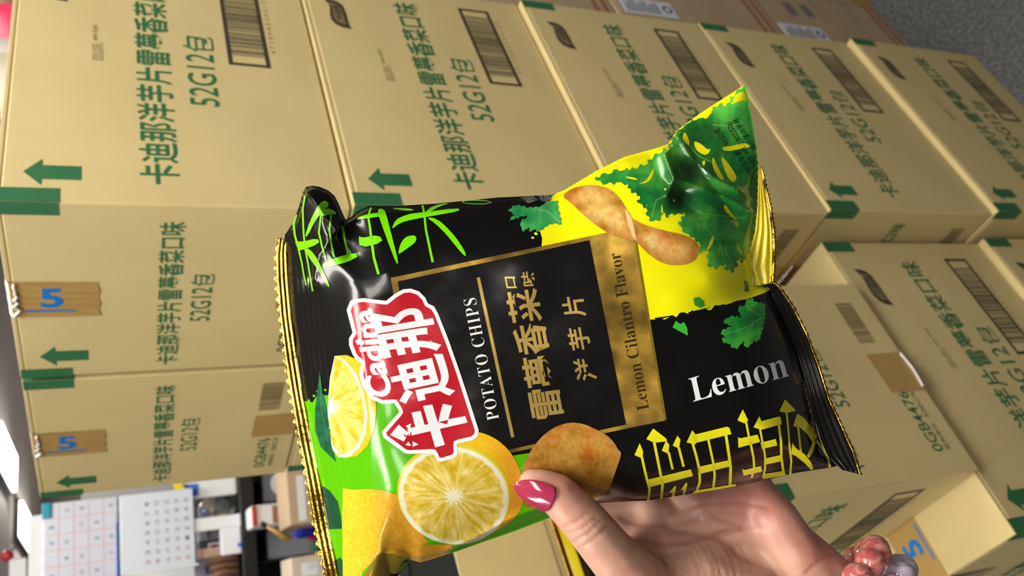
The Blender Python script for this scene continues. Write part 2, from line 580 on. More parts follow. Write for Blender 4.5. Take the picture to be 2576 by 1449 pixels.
def printed_carton():
    w, d, h = 0.56, 0.40, 0.368
    mb = MB()
    mb.box((0, 0, 0), (w, d, h - 0.005), 0.003)
    f = lambda x, z, o=0.0005: (x, -o, z)
    for x in (0.27, 0.52):
        rect_on(mb, f, x, x + 0.002, 0.03, 0.33, 2)
    for z in (0.10, 0.20, 0.29):
        rect_on(mb, f, 0.17, 0.50, z, z + 0.0025, 2)
    for i in range(4):
        for j in range(2):
            rect_on(mb, f, 0.19 + 0.08 * i, 0.235 + 0.08 * i, 0.225 + 0.045 * j, 0.245 + 0.045 * j, 2)
    for z in (0.012, 0.032):
        rect_on(mb, f, 0.0, w, z, z + 0.010, 1)
    rect_on(mb, f, 0.035, 0.06, 0.31, 0.318, 1)
    rect_on(mb, f, 0.05, 0.085, 0.285, 0.291, 1)
    o = mb.build('printed_carton', [M_brown, M_redp, M_greyp])
    for k in (0, 1):
        MB().box((0, 0.0005 + k * d / 2, h - 0.005), (w, d / 2 - 0.001 + k * d / 2, h), 0.001).build('flap', M_brown, o)
    lb = MB()
    lb.box((0.100, -0.0012, 0.238), (0.150, -0.0004, 0.352))
    g = lambda x, z: (x, -0.0016, z)
    for r in range(9):
        rect_on(lb, g, 0.106, 0.144 - 0.006 * (r % 3), 0.275 + 0.008 * r, 0.278 + 0.008 * r, 1)
    pts = [(0.125 + 0.012 * math.cos(a), 0.254 + 0.010 * math.sin(a)) for a in np.linspace(0, 2 * math.pi, 21)]
    inn = [(0.125 + 0.008 * math.cos(a), 0.254 + 0.0055 * math.sin(a)) for a in np.linspace(0, 2 * math.pi, 21)]
    for i in range(20):
        poly_on(lb, g, [pts[i], pts[i + 1], inn[i + 1], inn[i]], 1)
    lb.build('label', [M_label, M_ink], o)
    t = MB()
    t.add([(0.27, -0.001, h - 0.06), (0.36, -0.001, h - 0.06), (0.36, -0.001, h + 0.0006), (0.27, -0.001, h + 0.0006),
           (0.36, d, h + 0.0006), (0.27, d, h + 0.0006)], [(0, 1, 2, 3), (3, 2, 4, 5)])
    t.build('tape', M_ytape, o)
    t = MB()
    t.add([(0.27, -0.001, 0.001), (0.36, -0.001, 0.001), (0.36, -0.001, 0.06), (0.27, -0.001, 0.06)], [(0, 1, 2, 3)])
    t.build('tape', M_ytape, o)
    return o


pc = printed_carton()
for r in range(4):
    o = pc if r == 0 else copy_tree(pc)
    o.location = (0.452 + 0.004 * (r % 2), 0.048 + 0.004 * ((r + 1) % 2), 0.3705 * r)
    o['group'] = 'printed brown cartons right of the stack'
    tag(o, ['printed brown carton at the carpet behind the front stack', 'printed brown carton second from the floor behind the front stack',
            'printed brown carton third from the floor behind the front stack', 'printed brown carton on top of its stack, under the pink packet'][r], 'carton')


# ------------------------------------------------------------------ the office shelf beyond the stack
YAW = math.radians(20)
SH = (spot(620, 1330, 2.75))
AX = Vector((math.cos(YAW), math.sin(YAW) * -1, 0))      # to the right as seen from the aisle
AX = Vector((0.93, -0.36, 0)).normalized()
AY = Vector((-AX.y, AX.x, 0))                            # away from the aisle
ROT = math.atan2(AX.y, AX.x)


def loc_of(px, py, back=0.0):
    """point on the upright plane through SH (pushed back by `back`) seen at photo pixel px, py, in shelf coordinates"""
    d = spot(px, py, 1) - CAM
    t = ((SH + AY * back - CAM).dot(AY)) / d.dot(AY)
    p = CAM + d * t
    q = p - SH
    return Vector((q.dot(AX), q.dot(AY), p.z))


def rect_of(px0, px1, py0, py1, back=0.0):
    """local x range and z range of a photo rectangle on that plane"""
    a = loc_of((px0 + px1) / 2, py0, back); b = loc_of((px0 + px1) / 2, py1, back)
    c = loc_of(px0, (py0 + py1) / 2, back); d = loc_of(px1, (py0 + py1) / 2, back)
    return min(a.x, b.x), max(a.x, b.x), min(c.z, d.z), max(c.z, d.z)


def shelf_obj(mb, name, mats, label, cat, smooth=False, parent=None):
    o = mb.build(name, mats, parent, smooth)
    if parent is None:
        o.location = (SH.x, SH.y, 0)
        o.rotation_euler = (0, 0, ROT)
        tag(o, label, cat)
    return o


ZS = loc_of(606, 1330).z      # top of the black shelf board
ZB = loc_of(644, 1330).z
Z2 = loc_of(840, 1330).z      # lower board
M_grey = mat('grey_plastic', (128, 132, 138), rough=0.5, noise=0.06, nscale=20)
M_dgrey = mat('dark_grey_plastic', (62, 66, 70), rough=0.5, noise=0.1, nscale=20)
M_red = mat('red_plastic', (178, 44, 52), rough=0.4, noise=0.08, nscale=25)
M_cal = mat('calendar_paper', (206, 212, 226), rough=0.4, noise=0.02, nscale=12, coat=0.3)
M_pink = mat('calendar_pink_lines', (226, 180, 182), rough=0.6, noise=0.05, nscale=50)
M_cyan = mat('cyan_clip', (20, 150, 180), rough=0.3, noise=0.08, nscale=40)
M_navy = mat('navy_cloth', (34, 42, 74), rough=0.9, noise=0.15, nscale=60)
M_bluep = mat('blue_packet', (52, 100, 200), rough=0.35, noise=0.1, nscale=30)
M_yel = mat('yellow_packet', (232, 208, 20), rough=0.35, noise=0.08, nscale=30)
M_clear = mat('clear_film', (225, 232, 228), rough=0.12, noise=0.03, nscale=30, trans=0.85)
M_lav = mat('lavender_card', (140, 132, 160), rough=0.7, noise=0.06, nscale=20)
M_skin2 = mat('tan_card', (214, 184, 158), rough=0.7, noise=0.08, nscale=20)
M_wood = mat('brown_stick', (122, 84, 62), rough=0.7, noise=0.2, nscale=25)

sh = empty('storage_shelf', (SH.x, SH.y, 0), ROT)
tag(sh, 'black edged storage shelf with grey posts beyond the cartons', 'shelf')
MB().box((-0.75, 0.0, ZB), (0.62, 0.55, ZS), 0.003).build('shelf_board', M_black, sh)
MB().box((-0.75, -0.15, Z2 - 0.03), (0.62, 0.55, Z2), 0.003).build('shelf_board', M_grey, sh)
MB().box((-0.75, 0.03, 0.12), (0.62, 0.55, 0.15), 0.003).build('shelf_board', M_grey, sh)
for x in (-0.74, 0.57):
    for y in (0.04, 0.51):
        MB().box((x, y, 0), (x + 0.04, y + 0.035, ZB), 0.002).build('post', M_grey, sh)
MB().box((-0.75, 0.551, 0.05), (0.62, 0.565, ZS), 0.002).build('back_panel', M_dgrey, sh)
MB().box((-0.75, 0.335, ZS), (0.62, 0.347, loc_of(488, 1330, 0.335).z), 0.002).build('back_panel', M_dgrey, sh)


def simple(name, rect, back, depth, m, label, cat, z0=None, bev=0.004, extra=None):
    x0, x1, za, zb = rect_of(*rect, back)
    if z0 is not None: za = z0
    mb = MB().box((x0, back, za), (x1, back + depth, zb), bev)
    o = shelf_obj(mb, name, m, label, cat)
    if extra: extra(o, x0, x1, za, zb, back)
    return o


# partition wall behind, with the calendars on a stand
a = loc_of(205, 1230, 0.62)
wp = MB().box((-2.2, 0.60, 0), (1.1, 0.68, a.z), 0)
o = wp.build('wall_partition', M_wall); o.location = (SH.x, SH.y, 0); o.rotation_euler = (0, 0, ROT); tag(o, kind='structure')


def calendar_month():
    x0, x1, za, zb = rect_of(108, 297, 1258, 1500, 0.36)
    za = ZS + 0.0005 if za < ZS else za
    t = empty('desk_calendar', (SH.x, SH.y, 0), ROT)
    tag(t, 'white month calendar sheet with pink grid and a cyan corner clip', 'calendar')
    X0, X1, ZA, ZB_ = rect_of(72, 300, 1286, 1500, 0.38)
    MB().box((X0, 0.375, ZS + 0.001), (X1, 0.383, ZB_), 0.003).build('backing_board', M_white, t)
    mb = MB().box((x0, 0.360, za), (x1, 0.370, zb), 0.003)
    w, h = x1 - x0, zb - za
    f = lambda x, z: (x, 0.3590, z)
    for k in range(1, 6):
        rect_on(mb, f, x0 + w * k / 6 - 0.0018, x0 + w * k / 6 + 0.0018, za, zb, 1)
    for k in range(1, 5):
        rect_on(mb, f, x0, x1, za + h * k / 5 - 0.0015, za + h * k / 5 + 0.0015, 1)
    g = lambda x, z: (x, 0.3580, z)
    n = 1
    for r in range(5):
        for c in range(6):
            if (r + c) % 3 != 2:
                gx = x0 + w * (c + 0.45) / 6; gz = zb - h * (r + 0.55) / 5
                glyph_on(mb, str(n), g, gx - 0.0055, gx + 0.0055, gz - 0.0065, gz + 0.0065, 0.0, 2)
            n += 1
    mb.build('sheet', [M_cal, M_pink, M_greyp], t)
    MB().box((x1 - 0.05, 0.350, zb - 0.022), (x1 + 0.002, 0.374, zb + 0.004), 0.003).build('clip', M_cyan, t)
    MB().box((x0, 0.352, za), (x1 - 0.09, 0.360, za + 0.006), 0.002).build('bottom_edge', M_bluep, t)


calendar_month()


def calendar_year():
    x0, x1, za, zb = rect_of(302, 488, 1238, 1432, 0.0)
    t = empty('wall_calendar', (SH.x, SH.y, 0), ROT)
    tag(t, 'white calendar page with grey number rows below the pink grid calendar', 'calendar')
    mb = MB().box((x0, -0.012, za), (x1, -0.004, zb), 0.002)
    f = lambda x, z: (x, -0.0128, z)
    w, h = x1 - x0, zb - za
    n = 1
    for r in range(5):
        for c in range(7):
            gx = x0 + w * (0.10 + 0.125 * c); gz = zb - h * (0.36 + 0.135 * r)
            s = 0.0062
            glyph_on(mb, str(n % 31 + 1), f, gx - s, gx + s, gz - s, gz + s, 0.0, 2 if c == 0 else 1)
            n += 1
    mb.build('sheet', [M_cal, M_greyp, M_redp], t)
    MB().box((x0 - 0.006, -0.014, za - 0.01), (x0 + 0.0, 0.0, zb), 0.002).build('side_rail', M_white, t)
    MB().box(((x0 + x1) / 2 - 0.02, -0.004, ZS), ((x0 + x1) / 2 + 0.02, 0.02, zb - 0.02), 0.002).build('stand', M_white, t)


calendar_year()


def packet():
    x0, x1, za, zb = rect_of(455, 600, 1204, 1250, 0.02)
    t = empty('snack_packet', (SH.x, SH.y, 0), ROT)
    tag(t, 'blue and white packet with a yellow flap beside the carton edge', 'packet')
    mb = MB()
    h = zb - ZS
    mb.box((x0, 0.02, ZS + 0.001), (x1, 0.045, zb), 0.008, 0)
    mb.build('body', M_white, t)
    MB().box((x0 + 0.008, 0.0165, zb - 0.30 * h), (x1 - 0.012, 0.021, zb - 0.03 * h), 0.002).build('blue_print', M_bluep, t)
    a = rect_of(435, 478, 1212, 1256, 0.0)
    MB().prism([(a[0], a[2] + 0.015), ((a[0] + a[1]) / 2 - 0.01, a[2]), (a[1], a[3] - 0.02), (a[1], a[3]), (a[0] + 0.01, a[3] - 0.012)], 0, 0.006,
               M=Matrix(((1, 0, 0, 0), (0, 0, 1, 0.008), (0, 1, 0, 0), (0, 0, 0, 1)))).build('yellow_flap', M_yel, t)


packet()


def clear_bag():
    x0, x1, za, zb = rect_of(497, 603, 1240, 1322, 0.11)
    t = empty('plastic_bag', (SH.x, SH.y, 0), ROT)
    tag(t, 'clear plastic bag of small mixed goods beside the blue packet', 'bag')
    cx_, cz_ = (x0 + x1) / 2, (ZS + zb) / 2
    rx, rz = (x1 - x0) / 2, (zb - ZS) / 2
    b = bmesh.new(); bmesh.ops.create_icosphere(b, subdivisions=3, radius=1)
    for v in b.verts:
        p = v.co.copy(); k = 1 + 0.10 * math.sin(9 * p.x + 5 * p.z) * math.cos(7 * p.y)
        v.co = Vector((cx_ + p.x * rx * k, 0.12 + p.y * 0.045 * k, cz_ + p.z * rz * min(k, 1)))
    MB().bm(b).build('film', M_clear, t, True)
    for i, (fx, fz, r, m) in enumerate(((-.35, .3, .018, M_red), (.1, -.2, .02, M_dgrey), (.35, .35, .022, M_skin2), (-.1, .5, .018, M_bluep), (.3, -.45, .02, M_greyp), (-.4, -.3, .018, M_skin2))):
        MB().ball((cx_ + fx * rx, 0.12, cz_ + fz * rz), (r * 1.3, r * .8, r)).build('small_item', m, t, True)


clear_bag()
simple('grey_case', (500, 600, 1312, 1357), 0.18, 0.13, M_grey, 'grey plastic case behind the clear plastic bag', 'case', z0=ZS + 0.001,
       extra=lambda o, x0, x1, za, zb, b: MB().box((x0 + 0.01, b - 0.004, zb - 0.03), (x1 - 0.01, b, zb - 0.024), 0.001).build('lid_seam', M_dgrey, o))
simple('dark_case', (500, 600, 1358, 1398), 0.18, 0.13, M_dgrey, 'dark case with a red and white sticker on the shelf', 'case', z0=ZS + 0.001,
       extra=lambda o, x0, x1, za, zb, b: (MB().box((x0 + 0.004, b - 0.002, za + 0.045), (x1 - 0.006, b, za + 0.085), 0.001).build('sticker', M_white, o),
                                           MB().box((x0 + 0.012, b - 0.004, za + 0.052), (x1 - 0.014, b - 0.002, za + 0.078), 0.001).build('red_mark', M_red, o)))
simple('white_box', (557, 603, 1325, 1395), 0.0, 0.07, M_white, 'small plain white box at the front of the black shelf', 'box', z0=ZS + 0.001,
       extra=lambda o, x0, x1, za, zb, b: MB().box((x0 + 0.02, b - 0.004, za), (x0 + 0.032, b, za + 0.012), 0.001).build('blue_tab', M_bluep, o))


def sticks():
    x0, x1, za, zb = rect_of(522, 600, 1396, 1500, 0.0)
    t = empty('stick_bundle', (SH.x, SH.y, 0), ROT)
    tag(t, 'bundle of brown sticks beside the small white box', 'sticks')
    for i in range(6):
        x = x1 - 0.012 - 0.021 * i
        MB().tube([(x, 0.03, ZS + 0.010), (x + 0.004, 0.032, (ZS + zb) / 2), (x - 0.002, 0.03, zb - 0.01 * (i % 3))], 0.0095, 8).build('stick', M_wood, t, True)


sticks()
simple('lavender_folder', (490, 606, 1400, 1500), 0.07, 0.02, M_lav, 'lavender folder standing behind the brown sticks', 'folder', z0=ZS + 0.001,
       extra=lambda o, x0, x1, za, zb, b: MB().box((x1 - 0.05, b - 0.003, zb - 0.06), (x1 - 0.025, b, zb - 0.03), 0.001).build('dark_mark', M_dgrey, o))
simple('cream_card', (497, 606, 1375, 1400), 0.065, 0.008, M_skin2, 'cream card edge between the dark case and lavender folder', 'card', z0=ZS + 0.001)

# below the black board
simple('grey_bin', (662, 720, 1188, 1262), 0.05, 0.3, M_grey, 'grey bin with a pale round lid under the black shelf', 'bin', z0=Z2 + 0.001, bev=0.008,
       extra=lambda o, x0, x1, za, zb, b: MB().ball(((x0 + x1) / 2 + 0.01, b, zb - 0.05), (0.034, 0.008, 0.026)).build('round_lid', M_white, o, True))
simple('storage_box', (630, 738, 1266, 1322), -0.13, 0.12, M_white, 'white storage box with a dull red label under the black shelf', 'box', z0=Z2 + 0.001, bev=0.008,
       extra=lambda o, x0, x1, za, zb, b: (MB().box((x0 + 0.006, b - 0.003, zb - 0.10), (x1 - 0.008, b, zb - 0.065), 0.001).build('label', M_redp, o),
                                           MB().box((x0 + 0.003, b - 0.012, zb - 0.016), (x1 - 0.003, b, zb - 0.004), 0.002).build('red_rim', M_red, o)))
simple('tool_tray', (674, 756, 1328, 1402), 0.05, 0.3, M_grey, 'grey tray with a red end below the yellow handle', 'tray', z0=Z2 + 0.001, bev=0.008,
       extra=lambda o, x0, x1, za, zb, b: MB().box((x0 + 0.01, b - 0.004, za + 0.012), (x1 - 0.006, b, za + 0.075), 0.003).build('red_panel', M_red, o))


def screwdriver():
    t = empty('screwdriver', (SH.x, SH.y, 0), ROT)
    tag(t, 'yellow handled screwdriver poking out below the black shelf board', 'screwdriver')
    a = loc_of(640, 1326, -0.02); b = loc_of(652, 1333, -0.02); c = loc_of(710, 1366, -0.02)
    b.y = c.y = a.y = -0.17
    MB().tube([a, b], 0.008, 8).build('cap', M_black, t, True)
    MB().tube([b, b.lerp(c, .5), c], [0.005, 0.0085, 0.011], 10).build('handle', M_ytape, t, True)


screwdriver()
simple('blue_bundle', (745, 803, 1326, 1350), -0.12, 0.07, mat('blue_cloth', (34, 44, 190), rough=0.8, noise=0.4, nscale=30), 'blue bundle beside the tray and the gold seal', 'bundle', z0=Z2 + 0.001, bev=0.02)
simple('green_bundle', (785, 812, 1356, 1384), -0.12, 0.06, mat('green_red_cloth', (52, 108, 78), rough=0.8, noise=0.6, nscale=40), 'small green bundle above the beige box', 'bundle', z0=Z2 + 0.001, bev=0.015)
simple('yellow_packet', (795, 815, 1386, 1405), -0.10, 0.015, M_yel, 'thin yellow packet lying above the beige box', 'packet', z0=Z2 + 0.001, bev=0.003)


def floor_boxes():
    # beige labelled box and tan box stand on a low bench in front of the shelf
    t = empty('bench', (SH.x, SH.y, 0), ROT)
    tag(t, 'low grey bench in front of the storage shelf', 'bench')
    zb = 0.62
    MB().box((-0.45, -0.62, zb - 0.03), (0.62, -0.13, zb), 0.004).build('bench_top', M_grey, t)
    for x in (-0.43, 0.57):
        for y in (-0.60, -0.18):
            MB().box((x, y, 0), (x + 0.03, y + 0.03, zb - 0.03), 0.002).build('leg', M_dgrey, t)
    M_beige = mat('beige_board', (206, 192, 172), rough=0.7, noise=0.05, nscale=15)
    M_tan = mat('tan_board', (186, 160, 130), rough=0.7, noise=0.05, nscale=15)
    simple('beige_box', (733, 1000, 1384, 1500), -0.34, 0.18, M_beige, 'beige cardboard box with an oval white label by the gold seal', 'box', z0=zb + 0.001,
           extra=lambda o, x0, x1, za, z1, b: (MB().box((x1 - 0.055, b - 0.001, z1 - 0.075), (x1 - 0.02, b, z1 - 0.03), 0.0).build('label', M_white, o),
                                               MB().ball((x1 - 0.03, b, z1 - 0.05), (0.012, 0.0025, 0.02)).build('oval_mark', M_label, o, True)))
    simple('tan_box', (722, 1000, 1150, 1306), -0.365, 0.2, M_tan, 'tan cardboard box with a painted white glare strip behind the stack', 'box', z0=zb + 0.001,
           extra=lambda o, x0, x1, za, z1, b: MB().box((x0 + 0.01, b - 0.001, z1 - 0.05), (x0 + 0.14, b, z1 - 0.028), 0.0).build('glare_strip', M_white, o))  # white slab painted in for the glare on the box face
    simple('dark_crate', (1000, 1400, 1330, 1600), -0.95, 0.3, mat('charcoal_plastic', (58, 62, 64), rough=0.6, noise=0.06, nscale=10), 'charcoal plastic crate behind the open carton', 'crate', z0=0.001, bev=0.01,
           extra=lambda o, x0, x1, za, z1, b: MB().box((x0 - 0.008, b - 0.008, z1 - 0.03), (x1 + 0.008, b + 0.308, z1), 0.004).build('rim', M_dgrey, o))


floor_boxes()

# red pin and white rail at the far left, beyond the calendars
simple('white_rail', (22, 66, 1405, 1560), 0.57, 0.03, M_white, 'white rail below the far ceiling light', 'rail', z0=None)

def red_pin():
    t = empty('red_pin', (SH.x, SH.y, 0), ROT)
    tag(t, 'red topped pin standing at the end of the white rail', 'pin')
    a = loc_of(38, 1372, 0.585); b = loc_of(18, 1398, 0.585)
    MB().tube([a, b], 0.006, 8).build('stem', M_grey, t, True)
    MB().ball((b.x, b.y, b.z), 0.02).build('red_head', M_red, t, True)


red_pin()

# packets on top of the printed cartons
def top_packets():
    z0 = 0.3705 * 4 - 0.0019
    cols = [((236, 66, 104), 'bright pink packet at the upper right edge of the stack', 0), ((206, 194, 190), 'pale grey packet beside the bright pink one', 1),
            ((150, 100, 74), 'brown packet behind the bright pink one', 2), ((196, 190, 170), 'beige packet nearest the top carton corner', 3)]
    spots = [spot(8, 92, 1.42), spot(8, 168, 1.36), spot(14, 50, 1.55), spot(6, 215, 1.28)]
    ws = [0.055, 0.045, 0.05, 0.05]
    for (c, lab, i), p, w in zip(cols, spots, ws):
        t = empty('packet', (p.x, p.y, z0), math.radians(-40))
        h = p.z - z0 + 0.03
        mb = MB(); n = 10
        vs, fs = [], []
        for a in range(n + 1):
            for b in range(n + 1):
                s, q = a / n * 2 - 1, b / n
                th = 0.022 * (1 - s * s) ** .5 * (4 * q * (1 - q)) ** .5
                vs.append((s * w, -th, q * h)); vs.append((s * w, th, q * h))
        for a in range(n):
            for b in range(n):
                k = 2 * (a * (n + 1) + b); l = 2 * ((a + 1) * (n + 1) + b)
                fs += [(k, l, l + 2, k + 2), (k + 1, k + 3, l + 3, l + 1)]
        mb.add(vs, fs)
        mb.build('pouch', mat('packet_film', c, rough=0.3, noise=0.08, nscale=40), t, True)
        MB().box((-w, -0.0012, h - 0.012), (w, 0.0012, h), 0.0005).build('top_seal', M_white, t)
        tag(t, lab, 'packet')


top_packets()

# ------------------------------------------------------------------ the snack bag in the hand
D0 = 0.40                       # metres from the phone to the middle sheet of the bag
MPP = D0 / FPX                  # metres per pixel there


def bagpt(x, y, z):
    return CAM + (D0 - z) * (FWD + RGT * ((724.5 - y) / FPX) + UPV * ((1288 - x) / FPX))


def bagpts(x, y, z):
    t = (D0 - z)[:, None]
    F_, R_, U_ = (np.array(v) for v in (FWD, RGT, UPV))
    return np.array(CAM) + t * (F_ + R_ * ((724.5 - y) / FPX)[:, None] + U_ * ((1288 - x) / FPX)[:, None])


BAG0 = bagpt(1450, 850, 0)
OUT = [(712, 596), (738, 560), (752, 520), (763, 482), (770, 470), (786, 467), (805, 470), (826, 479), (841, 492), (852, 512), (861, 535), (870, 553),
       (884, 545), (900, 531), (928, 518), (1000, 518), (1100, 512), (1250, 497), (1390, 490), (1420, 478), (1500, 430), (1570, 395),
       (1650, 373), (1682, 362), (1692, 345), (1702, 329), (1760, 286), (1820, 247), (1872, 214), (1878, 222), (1890, 290), (1898, 340), (1906, 400), (1911, 440), (1908, 520),
       (1906, 600), (1902, 660), (1908, 715), (1938, 722), (1962, 775), (1998, 860), (2026, 950), (2044, 1030), (2058, 1090), (2074, 1140), (2106, 1172), (2090, 1176),
       (2000, 1190), (1900, 1213), (1800, 1232), (1700, 1248), (1630, 1259), (1515, 1264), (1450, 1275), (1390, 1300), (1290, 1338), (1200, 1369),
       (1150, 1387), (1058, 1415), (1034, 1408), (1000, 1452), (960, 1496), (930, 1530), (890, 1560), (868, 1500), (850, 1449), (826, 1330), (801, 1200), (781, 1100),
       (761, 1000), (745, 900), (731, 800), (722, 700), (719, 640)]
OUT = [(float(a), float(b)) for a, b in OUT]
GX0, GY0, GS = 660, 180, 4
gx = np.arange(GX0, 2220, GS, dtype=float); gy = np.arange(GY0, 1600, GS, dtype=float)
GXX, GYY = np.meshgrid(gx, gy)


def seg_dist(px, py, a, b):
    ax, ay = a; bx, by = b
    dx, dy = bx - ax, by - ay
    t = np.clip(((px - ax) * dx + (py - ay) * dy) / (dx * dx + dy * dy + 1e-9), 0, 1)
    return np.hypot(px - ax - t * dx, py - ay - t * dy), t


def poly_dist(px, py, pts, closed=False):
    d = np.full(px.shape, 1e9)
    q = pts + [pts[0]] if closed else pts
    for a, b in zip(q[:-1], q[1:]):
        d = np.minimum(d, seg_dist(px, py, a, b)[0])
    return d


def inside(px, py, poly):
    c = np.zeros(px.shape, bool)
    for (x0, y0), (x1, y1) in zip(poly, poly[1:] + poly[:1]):
        hit = ((y0 > py) != (y1 > py)) & (px < (x1 - x0) * (py - y0) / (y1 - y0 + 1e-12) + x0)
        c ^= hit
    return c


def vnoise(x, y, seed=0):
    x = np.asarray(x, float); y = np.asarray(y, float)
    xi = np.floor(x).astype(int); yi = np.floor(y).astype(int)
    xf = x - xi; yf = y - yi
    h = lambda a, b: np.modf(np.abs(np.sin(a * 127.1 + b * 311.7 + seed * 74.7) * 43758.5453))[0]
    u = xf * xf * (3 - 2 * xf); v = yf * yf * (3 - 2 * yf)
    return (h(xi, yi) * (1 - u) + h(xi + 1, yi) * u) * (1 - v) + (h(xi, yi + 1) * (1 - u) + h(xi + 1, yi + 1) * u) * v


def fbm(x, y, seed=0, o=4):
    s = 0; a = 0.5
    for i in range(o):
        s = s + a * vnoise(np.asarray(x) * 2 ** i, np.asarray(y) * 2 ** i, seed + i); a *= 0.5
    return s / (1 - 0.5 ** o)


def sstep(a, b, x):
    t = np.clip((x - a) / (b - a), 0, 1)
    return t * t * (3 - 2 * t)


def blur(a, n=1):
    for _ in range(n):
        p = np.pad(a, 1, mode='edge')
        a = (p[:-2, 1:-1] + p[2:, 1:-1] + p[1:-1, :-2] + p[1:-1, 2:] + 4 * p[1:-1, 1:-1]) / 8
    return a


TOPSEAL = [(719, 600), (719, 640), (722, 700), (731, 800), (745, 900), (761, 1000), (781, 1100), (801, 1200), (826, 1330), (850, 1449), (868, 1520)]


def height_field():
    X, Y = GXX, GYY
    ins = inside(X, Y, OUT)
    d = poly_dist(X, Y, OUT, True) * ins
    w = 230.0
    k = np.clip(d / w, 0, 1)
    z = 0.024 * (1 - (1 - k) ** 2.2) ** 0.8
    ds = poly_dist(X, Y, TOPSEAL)
    ear = sstep(1560, 1860, X) * sstep(640, 330, Y)
    z *= 1 - 0.75 * ear
    z = blur(z, 6)
    ramp = 0.0003 + 0.74 * ds * MPP                             # the crimp slopes up to a shoulder, then the swollen front
    dz = (z - ramp) / 0.0011
    z = z - 0.0011 * np.logaddexp(0, dz)

    def ridge(pts, amp, wd, p=1.0):
        q = poly_dist(X, Y, [tuple(map(float, a)) for a in pts])
        return amp * np.exp(-(q / wd) ** p)
    z += ridge([(905, 860), (914, 900), (926, 1000), (929, 1100), (931, 1180), (938, 1250), (950, 1330), (964, 1390)], 0.0006, 15)
    z += ridge([(835, 900), (850, 1100), (862, 1250), (900, 1400)], -0.0002, 30)
    z += ridge([(768, 480), (800, 520), (848, 578)], 0.0060, 22)
    z += ridge([(848, 578), (800, 640), (790, 700)], 0.0045, 40)
    z += ridge([(868, 560), (862, 600), (880, 640)], -0.0050, 26)
    z += ridge([(826, 484), (850, 530), (858, 560)], 0.0040, 14)
    z += ridge([(893, 548), (945, 540), (1100, 533), (1280, 521), (1360, 505)], 0.0022, 13)
    z += ridge([(1690, 365), (1672, 385), (1695, 447), (1680, 488)], 0.0060, 20)
    z += ridge([(1640, 395), (1660, 450), (1720, 480)], -0.0030, 30)
    z += ridge([(1695, 447), (1760, 470), (1830, 500), (1905, 535)], 0.0035, 20)
    z += ridge([(1700, 335), (1745, 400), (1800, 450), (1860, 480)], 0.0030, 18)
    z += ridge([(1740, 380), (1770, 440), (1860, 560)], -0.0025, 24)
    z += ridge([(1690, 490), (1760, 540), (1900, 535)], -0.0028, 26)
    z += ridge([(1780, 700), (1850, 690), (1900, 690)], 0.0012, 30)
    z += ridge([(1130, 1384), (1200, 1350), (1300, 1298), (1380, 1268)], 0.0030, 14)
    z += ridge([(960, 1388), (1000, 1392), (1058, 1415)], 0.0030, 12)
    z += ridge([(970, 1395), (985, 1449), (950, 1500)], -0.0060, 26)
    z += ridge([(1010, 1352), (1060, 1370), (1110, 1358)], 0.0012, 14)
    z += ridge([(2020, 960), (2040, 1040), (2030, 1075)], 0.0015, 12)
    z += ridge([(1400, 1255), (1340, 1230)], -0.0012, 60)         # thumb pressing in
    for i in range(7):                                            # soft long wrinkles off the crimp
        y0 = 660 + 62 * i
        z += ridge([(775 + 9 * i, y0), (860 + 8 * i, y0 - 8), (960 + 12 * i, y0 - 34)], 0.0003 * (1 if i % 2 else -1), 14)
    z += (fbm(X / 190, Y / 140, 3, 2) - 0.5) * 0.0030 * sstep(110, 260, ds) * sstep(10, 120, d)
    z += (fbm(X / 75, Y / 50, 9, 2) - 0.5) * 0.0004 * sstep(110, 260, ds) * sstep(10, 80, d)
    # crimp ribs run along the top seal
    z += 0.00016 * np.sin(ds / 13.0 * 2 * math.pi) * sstep(88, 66, ds) * sstep(6, 14, ds)
    z = z * sstep(-1, 9, d)
    return z


HF = height_field()
HGY, HGX = np.gradient(HF, GS)
HGX /= MPP; HGY /= MPP
HGX, HGY = blur(HGX, 1), blur(HGY, 1)


def bil(A, x, y):
    u = np.clip((x - GX0) / GS, 0, A.shape[1] - 1.001); v = np.clip((y - GY0) / GS, 0, A.shape[0] - 1.001)
    i = u.astype(int); j = v.astype(int); fu = u - i; fv = v - j
    return (A[j, i] * (1 - fu) + A[j, i + 1] * fu) * (1 - fv) + (A[j + 1, i] * (1 - fu) + A[j + 1, i + 1] * fu) * fv


def cut_axis(poly, ax, c):
    """split one convex polygon at coordinate c of axis ax"""
    lo, hi = [], []
    n = len(poly)
    for i in range(n):
        p, q = poly[i], poly[(i + 1) % n]
        a, b = p[ax] - c, q[ax] - c
        if a <= 0: lo.append(p)
        if a >= 0: hi.append(p)
        if a * b < 0:
            t = a / (a - b)
            r = (p[0] + t * (q[0] - p[0]), p[1] + t * (q[1] - p[1]))
            lo.append(r); hi.append(r)
    return lo, hi


def grid_cut(poly, step):
    out = []
    todo = [poly]
    for ax in (0, 1):
        nxt = []
        for pl in todo:
            a0 = min(p[ax] for p in pl); a1 = max(p[ax] for p in pl)
            c = (math.floor(a0 / step) + 1) * step
            rest = pl
            while c < a1 - 1e-6 and len(rest) >= 3:
                lo, rest = cut_axis(rest, ax, c)
                if len(lo) >= 3: nxt.append(lo)
                c += step
            if len(rest) >= 3: nxt.append(rest)
        todo = nxt
    return todo


